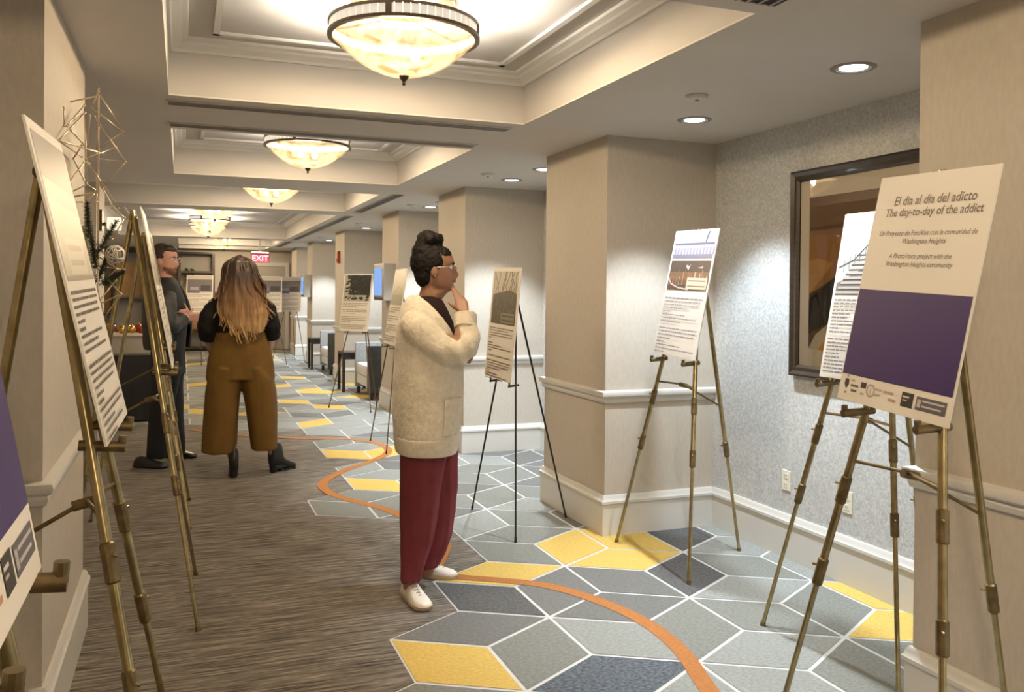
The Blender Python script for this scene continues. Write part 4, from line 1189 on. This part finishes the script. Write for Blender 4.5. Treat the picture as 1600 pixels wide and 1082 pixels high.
SKIN1 = mat('skin_warm_brown', (.30, .155, .095), .5, var=.06, scale=20, sss=.08)
SKIN2 = mat('skin_light', (.50, .29, .215), .5, var=.06, scale=20, sss=.08)
HAIRB = mat('hair_black_brown', (.009, .006, .005), .7, spec=.25, var=.4, scale=60, bump=.6, bscale=120)
CREAM = mat('cream_knit', (.70, .635, .52), .9, var=.08, scale=45, bump=.9, bscale=170, sheen=.3, spec=.15)
MAROON = mat('maroon_trousers', (.19, .038, .048), .75, var=.12, scale=9, bump=.15, bscale=200, spec=.2)
DKTOP = mat('dark_plum_top', (.022, .009, .010), .8, spec=.2)
WSHOE = mat('white_leather', (.84, .79, .72), .45)
WSOLE = mat('rubber_sole_cream', (.52, .41, .29), .6)

# ---- woman in the cream cardigan, in profile, hand to her mouth
fw1 = math.atan2(-.267, .964)
A = Frame('person', 1.14, 4.12, fw1, 'person in a cream cardigan and maroon trousers, hand raised to the mouth, before the posters')
t1 = A.t
def P1(px, py, b=0.): return A.loc(px, py, 1, b)
body = MB()
hd = P1(709, 453)                                   # chin front
Mh1 = Matrix.Translation(hd - Vector((.084, 0, .004))) @ Matrix.Rotation(-.02, 4, 'Y')
HS = .985
head_into(body, Mh1, HS)
nb = P1(664, 492); nt_ = P1(674, 452)
body.tube([P1(662, 505), P1(667, 480), nt_, nt_+Vector((.0, 0, .05))], [.07, .056, .052, .05], 18)
cx1 = P1(668, 560)
body.tube([P1(666, 500), P1(668, 560), P1(668, 620), P1(667, 680)], [.09, .10, .10, .11], 20)
body.tube([P1(664, 502, -.11), P1(664, 502, .11)], .06, 14)
# right (near) arm, raised; left arm folded under it
shR, elR, wrR = P1(656, 512, -.165), P1(716, 545, -.20), P1(725, 488, -.12)
body.tube([shR, elR], [.045, .036], 12); body.ball(elR, .036, 10, 8); body.tube([elR, wrR], [.036, .025], 12)
shL = P1(664, 512, .165); elL = P1(680, 572, .20); wrL = P1(722, 560, -.06)
body.tube([shL, elL], [.045, .036], 12); body.ball(elL, .036, 10, 8); body.tube([elL, wrL], [.036, .024], 12)
tip = P1(713, 441, -.015)
axh = (tip - wrR)
hand_into(body, wrR, axh, Vector((-.85, .25, .0)), Vector((-.45, .75, .1)), (.10, .14, .62, .75), .90, (.85, .60, .25))
hand_into(body, wrL, Vector((.5, -.75, .1)), Vector((.1, .1, 1)), Vector((-.8, -.5, 0)), (.4, .45, .5, .55), .88)
# legs (mostly under the trousers)
ftN, ftF = P1(640, 925, -.09), P1(667, 892, .10)
for hip, knee, ft in ((P1(664, 690, -.09), P1(657, 800, -.10), Vector((ftN.x, ftN.y, .07))), (P1(676, 690, .09), P1(682, 790, .09), Vector((ftF.x, ftF.y, .07)))):
    body.tube([hip, knee], [.085, .055], 14); body.ball(knee, .055, 10, 8); body.tube([knee, ft], [.052, .034], 14); body.ball(ft, .034, 10, 8)
remesh(body, 'body', SKIN1, t1, .0055, 3)
LIP1 = mat('lips_brown_rose', (.24, .085, .065), .45)
head_details(Mh1, t1, 'brown', LIP1, HAIRB, mat('silver_wire_glasses', (.65, .62, .58), .2, metal=1), HS)
for s_ in (-1, 1):
    MB().ball(Mh1 @ Vector((-.008, .087*s_, .070)), .0045, 8, 6).build('earring', mat('silver_earring', (.8, .78, .74), .15, metal=1), t1, smooth=True)
# hair: swept up cap and a high bun
hb = MB()
f1 = lambda *p: Mh1 @ (Vector(p)*HS)
hb.ball(f1(-.031, 0, .141), .1, 24, 16, sc=(1.0, .86, .98)); hb.ball(f1(-.052, 0, .085), .075, 20, 14, sc=(.80, .98, 1.0))
hb.ball(f1(.014, 0, .176), .07, 20, 12, sc=(.90, .88, .66)); hb.ball(f1(-.055, 0, .205), .062, 18, 12, sc=(1, 1, .8))
rnd = random.Random(11)
bc = A.loc(671, 377)
for k in range(22):
    d = Vector((rnd.gauss(0, 1), rnd.gauss(0, 1), rnd.gauss(0, .8))).normalized()
    hb.ball(bc + Vector((d.x*.046, d.y*.044, d.z*.034)), rnd.uniform(.022, .030), 10, 8)
hb.ball(bc, .045, 14, 10)
hb.tube([bc + Vector((-.006, 0, -.02)), f1(-.050, 0, .20), f1(-.060, 0, .12), f1(-.062, 0, .075)], [.054, .072, .070, .05], 18)
remesh(hb, 'hair', HAIRB, t1, .006, 2, lambda c: .0045*noise.noise(c*70) + .003*noise.noise(c*150))

# dark top under the cardigan
def prow(y, xl, xr, hw, b=0.):
    l, r = P1(xl, y, b), P1(xr, y, b)
    return (l.x+r.x)/2, (r.x-l.x)/2, (l.z+r.z)/2, hw
top = [prow(463, 652, 687, .055), prow(472, 646, 693, .10), prow(485, 642, 700, .14), prow(505, 641, 709, .16), prow(530, 640, 713, .165), prow(565, 640, 716, .16), prow(600, 638, 717.5, .165), prow(640, 636, 717.5, .175), prow(690, 634, 716, .18)]
MB().loft([ringp(c, 0, r, h, z, 36) for c, r, z, h in top], True).build('top', DKTOP, t1, auto=1.2)
# cardigan: open fronted shell; (y, back, front, half width, front edge)
card = [(464, 644, 688, .068, 652), (472, 638, 693, .120, 662), (482, 633, 698, .168, 674), (495, 629, 704, .198, 688), (515, 625, 711, .208, 703), (545, 623, 716, .210, 713), (580, 621, 718, .212, 715.5), (620, 619.5, 718, .216, 715.5), (655, 619.5, 717, .220, 715), (685, 621, 715, .222, 713), (703, 624, 712, .220, 710)]
rings = []; meta = []
for y, xl, xr, hw, xe in card:
    c, r, z, h = prow(y, xl, xr, hw)
    e = P1(xe, y).x
    q = max(-1, min(1, (e-c)/r)); th = math.acos(math.copysign(abs(q)**1.1, q))
    rg = ringp(c, 0, r, h, z, 56, 2.2, th, 2*math.pi-th, True)
    rg = [v + Vector((0, 0, .012*math.sin(3*k/9+y*.02)*(.3 if y < 690 else .5))) for k, v in enumerate(rg)]
    rg = [v + Vector((noise.noise(Vector((v.x*9, v.y*9, v.z*7))), noise.noise(Vector((v.x*9+5, v.y*9, v.z*7))), 0))*(.006 if y > 490 else .002) for v in rg]
    rings.append(rg); meta.append((c, r, z, h, th))
shell1 = solid_shell(rings, 'cardigan', CREAM, None, .018)
# ribbed hem band, front band and pocket lie proud of the cardigan
def patch(y0, y1, th_a, th_b, off, name, parent=t1, n=18, rows=8):
    rg = []
    for i in range(rows):
        y = y0+(y1-y0)*i/(rows-1)
        for (a, b) in zip(card[:-1], card[1:]):
            if a[0] <= y <= b[0]:
                u = (y-a[0])/(b[0]-a[0]); row = [a[j]*(1-u)+b[j]*u for j in range(5)]; break
        c, r, z, h = prow(y, row[1], row[2], row[3])
        off_ = off+.003; ring = ringp(c, 0, r+off_, h+off_, z, n, 2.2, th_a, th_b, True)
        ring = [v + Vector((noise.noise(Vector((v.x*9, v.y*9, v.z*7))), noise.noise(Vector((v.x*9+5, v.y*9, v.z*7))), 0))*.006 for v in ring]
        rg.append(ring)
    return solid_shell(rg, name, CREAM, parent, .008)
patch(676, 703, .45, 2*math.pi-.45, .007, 'hem_band', n=56, rows=5)
for sgn in (1, -1):
    a_, b_ = (.42, 1.18)
    if sgn > 0: patch(616, 672, 2*math.pi-b_, 2*math.pi-a_, .014, 'pocket')
    else: patch(616, 672, a_, b_, .014, 'pocket')
    patch(548, 676, (2*math.pi-.42) if sgn > 0 else .24, (2*math.pi-.24) if sgn > 0 else .42, .006, 'front_band', n=6, rows=12)
# sleeves, knitted in one with the body of the cardigan
knit = sleeve([P1(645, 500, -.110), P1(655, 514, -.165), P1(686, 543, -.200), P1(715, 551, -.20), P1(730, 536, -.175), P1(729, 514, -.147), P1(727, 499, -.128)], [.062, .084, .072, .064, .060, .052, .047], 'sleeve', CREAM, t1, .006, 1)
k2 = sleeve([P1(653, 500, .110), P1(661, 516, .165), P1(674, 556, .205), P1(690, 570, .17), P1(708, 562, .06), P1(716, 560, -.03)], [.062, .084, .068, .060, .052, .046], 'sleeve', CREAM, t1, .006, 2)
knit.add(k2.v, k2.f)
def folds(c):
    d = .0035*noise.noise(Vector((c.x*10, c.y*10, c.z*16))) + .0016*noise.noise(c*55)
    e = (c - elR).length
    d += .006*math.sin((c.x*1.0+c.z*.6)*75)*math.exp(-(e/.10)**2)
    return d
remesh(knit, 'cardigan', CREAM, t1, .006, 5, folds, shell1)
slv = sleeve([P1(727, 513, -.147), P1(727, 503, -.133), P1(727, 492, -.120)], [.055, .056, .056], 'cuff', CREAM, t1, .003, 5)
slv.build('sleeve_cuff', CREAM, t1, smooth=True)
# trousers
def leg_rows(rows, b, hw0, hw1):
    out = []
    for i, (y, xl, xr) in enumerate(rows):
        c, r, z, _ = prow(y, xl, xr, 0, b)
        u = i/(len(rows)-1); out.append((c, r, z, hw0*(1-u)+hw1*u, b))
    return out
near = leg_rows([(640, 638, 712), (690, 627, 706), (720, 626, 697), (760, 626, 690), (810, 626.5, 683), (850, 626, 675), (880, 625, 667), (906, 624, 657)], -.085, .115, .075)
far = leg_rows([(640, 640, 714), (690, 634, 716), (720, 642, 716), (760, 655, 715.5), (800, 660, 711), (835, 658, 704), (862, 653, 695), (884, 649, 686)], .085, .115, .075)
tr_ = MB()
for rows in (near, far):
    rr = []
    for i, (c, r, z, h, b) in enumerate(rows):
        rg = ringp(c, b, r, h, z, 40, 2.1)
        rg = [v + Vector((math.cos(k*.9), math.sin(k*.9), 0))*.004*math.sin(z*9+k) for k, v in enumerate(rg)]
        rr.append(rg)
    tr_.loft(rr, True)
remesh(tr_, 'trousers', MAROON, t1, .009, 3, lambda c: .009*noise.noise(Vector((c.x*17, c.y*17, c.z*3.2))) + .003*noise.noise(Vector((c.x*40, c.y*40, c.z*9))))
def local_shoe(F_, hx, tx, L=.27, **kw):
    """heel and toe given as photo pixels on the floor"""
    h = F_.Mi @ on_z(*hx); q = F_.Mi @ on_z(*tx); d = q-h; d.z = 0; d.normalize()
    p = q - d*L
    return shoe(F_.t, p.x, p.y, math.atan2(d.y, d.x), L, **kw)
local_shoe(A, (622, 918), (666, 957), .265, upper=WSHOE, sole=WSOLE)
local_shoe(A, (650, 900), (714, 905), .25, upper=WSHOE, sole=WSOLE)

# ---- woman with long hair, seen from behind
fwd2 = Vector((.064, .998, 0)); B = Frame('person', .56, 7.22, math.atan2(fwd2.y, fwd2.x), 'person with long ombre hair, black top and wide mustard brown trousers, seen from behind')
t2 = B.t
def P2(px, py, a=0.): return B.loc(px, py, 0, a)       # frontal plane at local x = a
OMBRE = bpy.data.materials.new('ombre_hair'); OMBRE.use_nodes = True
nt = OMBRE.node_tree; bs = nt.nodes['Principled BSDF']; bs.inputs['Roughness'].default_value = .45
tc = nt.nodes.new('ShaderNodeTexCoord'); sx = nt.nodes.new('ShaderNodeSeparateXYZ'); nt.links.new(tc.outputs['Object'], sx.inputs[0])
mp = nt.nodes.new('ShaderNodeMapping'); mp.inputs['Scale'].default_value = (60, 60, 5); nt.links.new(tc.outputs['Object'], mp.inputs[0])
ns = nt.nodes.new('ShaderNodeTexNoise'); ns.inputs['Scale'].default_value = 1; ns.inputs['Detail'].default_value = 4; nt.links.new(mp.outputs[0], ns.inputs['Vector'])
ma = nt.nodes.new('ShaderNodeMath'); ma.operation = 'MULTIPLY_ADD'; ma.inputs[1].default_value = .62; nt.links.new(ns.outputs[0], ma.inputs[0])
mr = nt.nodes.new('ShaderNodeMapRange'); mr.inputs[1].default_value = 1.62; mr.inputs[2].default_value = 1.22; mr.inputs[3].default_value = -.22; mr.inputs[4].default_value = .42; nt.links.new(sx.outputs[2], mr.inputs[0]); nt.links.new(mr.outputs[0], ma.inputs[2])
rp = nt.nodes.new('ShaderNodeValToRGB'); e = rp.color_ramp.elements; e[0].position = .12; e[0].color = (.035, .019, .012, 1); e[1].position = .82; e[1].color = (.58, .36, .16, 1)
k_ = rp.color_ramp.elements.new(.45); k_.color = (.19, .095, .038, 1)
nt.links.new(ma.outputs[0], rp.inputs[0]); nt.links.new(rp.outputs[0], bs.inputs['Base Color'])
BLK = mat('black_knit_top', (.010, .009, .009), .8, bump=.3, bscale=120, spec=.2)
OCHRE = mat('ochre_trousers', (.155, .082, .016), .7, var=.10, scale=7, bump=.12, bscale=200, spec=.25)
BOOT = mat('black_leather', (.010, .009, .010), .35)
body = MB()
ch = P2(374, 446)
Mh2 = Matrix.Translation(Vector((.0, ch.y, ch.z))) @ Matrix.Rotation(.05, 4, 'Y')
head_into(body, Mh2, 1.0)
body.tube([P2(374, 475), P2(374, 440)], [.055, .05], 16)
body.tube([P2(374, 470), P2(375, 510), P2(376, 550), P2(376, 580)], [.085, .095, .10, .12], 18)
body.tube([P2(335, 466), P2(413, 466)], .05, 14)
for sh, el, wr, sg in ((P2(335, 470), P2(325, 520), P2(330, 550, .16), 1), (P2(414, 470), P2(423, 520), P2(420, 550, .16), -1)):
    body.tube([sh, el], [.045, .038], 12); body.ball(el, .038, 10, 8); body.tube([el, wr], [.038, .026], 12)
    hand_into(body, wr, Vector((.85, -.5*sg, -.15)), Vector((.1, 0, 1)), Vector((-.2, -sg, 0)), (.45, .5, .5, .55), .9)
def boot_axes(F_, px_heel, px_toe):
    h = F_.Mi @ on_z(*px_heel); q = F_.Mi @ on_z(*px_toe); d = q-h; d.z = 0; d.normalize(); return h, d
BOOTS = (((365, 747), (366, 724)), ((424, 739), (447, 734)))
for hx, kx, bt in ((350, 352, BOOTS[0]), (404, 408, BOOTS[1])):
    h_, d_ = boot_axes(B, *bt)
    hip, knee = P2(hx, 575), P2(kx, 650); ft = Vector((h_.x, h_.y, 0)) + d_*.038; ft.z = .12
    body.tube([hip, knee], [.09, .06], 14); body.ball(knee, .06, 10, 8); body.tube([knee, ft], [.055, .038], 14); body.ball(ft, .038, 10, 8)
remesh(body, 'body', SKIN2, t2, .0065, 3)
head_details(Mh2, t2, 'brown', mat('lips_pink', (.38, .14, .12), .45), mat('brow_brown', (.06, .035, .02), .7))
# black top: torso and gathered sleeves
def row2(y, xl, xr, dep, a=0.):
    l, r = P2(xl, y, a), P2(xr, y, a)
    return a, (l.y+r.y)/2, abs(l.y-r.y)/2, (l.z+r.z)/2, dep
tr = [row2(455, 352, 398, .07), row2(462, 338, 411, .095), row2(474, 332, 416, .115), row2(500, 335, 415, .125), row2(522, 337, 413, .12), row2(534, 336, 415, .122)]
tt2 = MB().loft([ringp(a, c, d, r, z, 36, 2.3) for a, c, r, z, d in tr], True)
for sx_, pts in ((1, [(345, 470), (331, 486), (324, 509), (326, 527)]), (-1, [(404, 470), (418, 486), (423, 509), (423, 525)])):
    q_ = sleeve([P2(*pts[0], 0), P2(*pts[1], -.01), P2(*pts[2], -.01), P2(*pts[3], .03)], [.055, .068, .078, .070], 'sleeve', BLK, t2, .012, sx_)
    tt2.add(q_.v, q_.f)
    c_ = P2(*pts[3], .03)
    MB().tube([c_ + Vector((0, 0, .014)), c_ + Vector((.012, 0, -.012))], [.078, .070], 20).build('sleeve_cuff', BLK, t2, auto=.8)
remesh(tt2, 'top', BLK, t2, .009, 5, lambda c: .006*noise.noise(c*22))
# wide trousers
tb = MB()
wst = [row2(518, 336, 416, .125), row2(532, 334, 418, .13), row2(550, 327, 424, .14), row2(572, 323, 428, .15), row2(592, 321, 430, .155)]
tb.loft([ringp(a, c, d, r, z, 40, 2.3) for a, c, r, z, d in wst], True)
for rows in ([(574, 334, 372), (592, 324, 377), (612, 319.5, 376), (650, 317, 373), (690, 315, 370.5), (706, 314.5, 369)], [(574, 379, 417), (592, 376, 428), (612, 379, 432), (650, 385, 433.5), (690, 391, 433.5), (701, 392, 433)]):
    rr = [row2(y, l, r, .15) for y, l, r in rows]
    tb.loft([ringp(a, c, d, r, z, 40, 2.2) for a, c, r, z, d in rr], True)
remesh(tb, 'trousers', OCHRE, t2, .009, 3, lambda c: .007*noise.noise(Vector((c.x*14, c.y*14, c.z*2.5))))
# long wavy hair: cap plus locks
hb = MB(); f2 = lambda *p: Mh2 @ Vector(p)
hb.ball(f2(-.02, 0, .135), .1, 24, 16, sc=(1.05, .92, 1.04))
for y0_, xl, xr, dep, a in ((420, 350, 400, .085, -.035), ):
    pass
hr = [row2(408, 353, 396, .08, -.03), row2(425, 348, 401, .095, -.04), row2(445, 344, 405, .10, -.05), row2(468, 341, 412, .085, -.085), row2(490, 346, 420, .065, -.11), row2(508, 360, 416, .04, -.125), row2(520, 374, 410, .02, -.13)]
hb.loft([ringp(a, c, d, r, z, 40, 2.2) for a, c, r, z, d in hr], True)
remesh(hb, 'hair', OMBRE, t2, .009, 3, lambda c: .008*noise.noise(Vector((c.x*35, c.y*35, c.z*5))))
rnd = random.Random(14); lk = MB()
for k in range(110):
    u = rnd.uniform(-1, 1); lay = rnd.random()
    x2_ = 382 + 39*u + rnd.uniform(-5, 5); ye = 541 - 40*abs(u+.05)**1.5 - rnd.uniform(0, 40)*lay
    ph = rnd.uniform(0, 6.28); am = rnd.uniform(.016, .038); fq = rnd.uniform(9, 15); pts = []; rad = []
    for q in range(22):
        s_ = q/21; yy = 399 + (ye-399)*s_
        dome = math.sin(min(1, s_/.22)*math.pi/2)                  # 0 at the crown, 1 at the widest part of the head
        xx = 374 + 25.5*u*dome + (x2_-374-25.5*u)*max(0, (s_-.2)/.8)**.9
        dep = -.022 - (.085+.012*lay)*dome*math.sqrt(max(.05, 1-u*u*.85)) - .025*max(0, min(1, (s_-.2)/.4))
        p = P2(xx, yy, dep); w_ = max(0, s_-.25)*1.3
        p.y += am*math.sin(ph+s_*fq)*w_; p.x += am*.7*math.cos(ph+s_*fq)*w_
        pts.append(p); rad.append((.004+.009*min(1, s_*6))*(1-.78*s_**3)+.0015)
    lk.tube(pts, rad, 6)
lk.build('hair_locks', OMBRE, t2, smooth=True)
def boot(F_, px_heel, px_toe, L=.25):
    h = F_.Mi @ on_z(*px_heel); q = F_.Mi @ on_z(*px_toe); d = q-h; d.z = 0; d.normalize(); ang = math.atan2(d.y, d.x)
    t = empty('ankle_boot', (h.x, h.y, 0), ang, F_.t)
    r = []
    for x_, w_, z0_, z1_ in ((-.012, .03, .055, .24), (.0, .036, .05, .245), (.05, .04, .045, .245), (.085, .038, .038, .235), (.10, .037, .030, .14), (.13, .038, .018, .105), (.17, .040, .010, .08), (.21, .037, .008, .062), (.24, .026, .008, .05), (.255, .008, .010, .035)):
        r.append([Vector((x_, w_*math.cos(th), z0_+(z1_-z0_)*(.5+.5*math.copysign(abs(math.sin(th))**.6, math.sin(th))))) for th in [2*math.pi*k/20 for k in range(20)]])
    MB().loft(r, True).build('upper', BOOT, t, auto=1.2)
    MB().tube([(.018, 0, 0), (.018, 0, .06)], [.026, .034], 14).build('heel', BOOT, t, auto=.8)
    MB().box((.02, -.034, .022), (.13, .034, .055)).build('arch', BOOT, t, bevel=.008)
    MB().box((.08, -.036, 0), (.235, .036, .016)).build('sole', BOOT, t, bevel=.006)
for bt in BOOTS: boot(B, *bt)

# ---- man with glasses, arms folded, by the left easels
fm_ = Vector((.90, -.43, 0)).normalized()
C3 = Frame('person', -.07, 7.92, math.atan2(fm_.y, fm_.x), 'person in dark jacket and glasses with folded arms, partly behind the brass easel')
t3 = C3.t
def P3(px, py, b=0.): return C3.loc(px, py, 1, b)
body = MB()
cm = P3(272, 428)
Mh3 = Matrix.Translation(cm - Vector((.084, 0, 0))) @ Matrix.Rotation(.06, 4, 'Y')
HM = 1.1
head_into(body, Mh3, HM)
body.tube([P3(256, 450), P3(257, 425), P3(258, 412)], [.072, .062, .058], 16)
body.tube([P3(257, 455), P3(262, 500), P3(262, 540), P3(261, 570)], [.10, .12, .12, .12], 18)
body.tube([P3(256, 466, -.14), P3(256, 466, .14)], .05, 14)
shR3, elR3, wrR3 = P3(258, 468, -.20), P3(266, 510, -.25), P3(291, 497, -.06)
shL3, elL3, wrL3 = P3(258, 468, .20), P3(276, 512, .24), P3(292, 488, .02)
for a_, b_, c_ in ((shR3, elR3, wrR3), (shL3, elL3, wrL3)):
    body.tube([a_, b_], [.05, .042], 12); body.ball(b_, .042, 10, 8); body.tube([b_, c_], [.042, .028], 12)
hand_into(body, wrR3, Vector((.55, .8, .05)), Vector((.2, 0, 1)), Vector((-.8, .5, 0)), (.35, .4, .45, .5), 1.0)
hand_into(body, wrL3, Vector((.3, -.95, -.05)), Vector((.2, 0, 1)), Vector((-.9, -.3, 0)), (.35, .4, .45, .5), 1.0)
for b_, fx in ((-.10, 246), (.10, 278)):
    hip, knee = P3(260, 575, b_), P3((260+fx)/2+3, 650, b_); ft = P3(fx, 715, b_); ft.z = .09
    body.tube([hip, knee], [.09, .06], 14); body.ball(knee, .06, 10, 8); body.tube([knee, ft], [.055, .042], 14); body.ball(ft, .042, 10, 8)
remesh(body, 'body', mat('skin_ruddy', (.46, .235, .175), .5, var=.06, scale=20, sss=.08), t3, .0065, 3)
HAIRM = mat('hair_dark_brown', (.022, .014, .010), .6, var=.3, scale=60)
head_details(Mh3, t3, 'grey', mat('lips_dull', (.34, .14, .115), .5), HAIRM, mat('clear_glasses', (.75, .72, .70), .15, metal=.6), HM)
f3 = lambda *p: Mh3 @ (Vector(p)*HM)
hb = MB(); hb.ball(f3(-.032, 0, .142), .1*HM, 22, 14, sc=(.96, .86, .96)); hb.ball(f3(.016, 0, .188), .066*HM, 18, 10, sc=(1.05, 1.0, .62)); hb.ball(f3(-.058, 0, .085), .066*HM, 16, 10, sc=(.85, 1.08, .85))
remesh(hb, 'hair', HAIRM, t3, .007, 3, lambda c: .003*noise.noise(c*60))
BEARD = mat('short_beard', (.16, .085, .06), .7, var=.4, scale=90)
bd = []
for z_, o_ in ((-.010, .002), (.004, .0045), (.018, .0055), (.032, .0045), (.042, .002)):
    rg = []
    for k in range(25):
        th = -1.45 + 2.9*k/24
        for (a_, b_) in zip(HEADR[:-1], HEADR[1:]):
            if a_[0] <= z_ <= b_[0]:
                u = (z_-a_[0])/(b_[0]-a_[0]); R_3 = [a_[j]*(1-u)+b_[j]*u for j in range(4)]; break
        c_, r_ = (R_3[1]+R_3[2])/2, (R_3[1]-R_3[2])/2
        rg.append(f3(c_+(r_+o_+.001)*math.cos(th), (R_3[3]+o_+.001)*math.sin(th)*(1-.1*max(0, math.cos(th))**2), z_+.012*abs(math.sin(th))**2))
    bd.append(rg)
MB().loft(bd, False, closed=False).build('beard', BEARD, t3, smooth=True)
JACK = mat('charcoal_jacket', (.030, .028, .026), .6, var=.2, scale=8, bump=.2, bscale=150)
SHIRT = mat('dark_shirt', (.012, .013, .016), .8)
JEANS = mat('black_jeans', (.011, .011, .013), .8)
def prow3(y, xl, xr, hw, b=0.):
    l, r = P3(xl, y, b), P3(xr, y, b); return (l.x+r.x)/2, (r.x-l.x)/2, (l.z+r.z)/2, hw
sh_ = [prow3(434, 246, 270, .07), prow3(446, 242, 277, .12), prow3(470, 240, 286, .165), prow3(500, 240, 289, .17), prow3(545, 241, 285, .165)]
MB().loft([ringp(c, 0, r, h, z, 32) for c, r, z, h in sh_], True).build('shirt', SHIRT, t3, auto=1.2)
jk = [(431, 243, 268, .085, 256), (440, 239, 273, .150, 262), (452, 236, 281, .215, 268), (475, 234, 288, .235, 278), (500, 234, 291, .235, 284), (525, 235, 290, .225, 284), (548, 236, 288, .22, 283)]
rings = []
for y, xl, xr, hw, xe in jk:
    c, r, z, h = prow3(y, xl, xr, hw); e_ = P3(xe, y).x; q = max(-1, min(1, (e_-c)/r)); th = math.acos(q)
    rg = ringp(c, 0, r, h, z, 44, 2.2, th, 2*math.pi-th, True)
    rings.append([v + Vector((noise.noise(v*8), noise.noise(v*8+Vector((7, 0, 0))), 0))*.008 for v in rg])
shell3 = solid_shell(rings, 'jacket', JACK, None, .024)
jm = MB()
for s_, a_, b_, c_ in ((-1, shR3, elR3, wrR3), (1, shL3, elL3, wrL3)):
    q_ = sleeve([a_+Vector((-.005, -.06*s_, .03)), a_*.75+b_*.25, b_, b_*.5+c_*.5, b_*.15+c_*.85], [.070, .080, .070, .062, .052], 'sleeve', JACK, t3, .008, s_)
    jm.add(q_.v, q_.f)
    MB().tube([b_*.17+c_*.83, b_*.06+c_*.94], [.044, .042], 16).build('shirt_cuff', mat('pale_cuff', (.42, .42, .47), .7), t3, auto=.8)
remesh(jm, 'jacket', JACK, t3, .009, 5, lambda c: .005*noise.noise(c*16), shell3)
jn = MB()
jn.loft([ringp(*(lambda q: (q[0], 0, q[1], q[3], q[2]))(prow3(y, l, r, w_)), 36) for y, l, r, w_ in ((535, 242, 284, .17), (560, 241, 285, .18), (585, 241, 285, .18))], True)
for b_, rows in ((-.095, [(575, 242, 283), (610, 238, 276), (650, 234, 268), (690, 231, 262), (716, 230, 260)]), (.095, [(575, 244, 285), (610, 250, 285), (650, 257, 285), (690, 264, 288), (708, 266, 289)])):
    rr = []
    for i, (y, l, r) in enumerate(rows):
        c, rx, z, _ = prow3(y, l, r, 0, b_); rr.append(ringp(c, b_, rx, .10-.008*i, z, 32, 2.1))
    jn.loft(rr, True)
remesh(jn, 'trousers', JEANS, t3, .010, 3, lambda c: .006*noise.noise(Vector((c.x*16, c.y*16, c.z*6))))
local_shoe(C3, (232, 731), (262, 732), .29, kind='plain', upper=BOOT, sole=BLKW)
local_shoe(C3, (272, 715), (307, 716), .29, kind='plain', upper=BOOT, sole=BLKW)
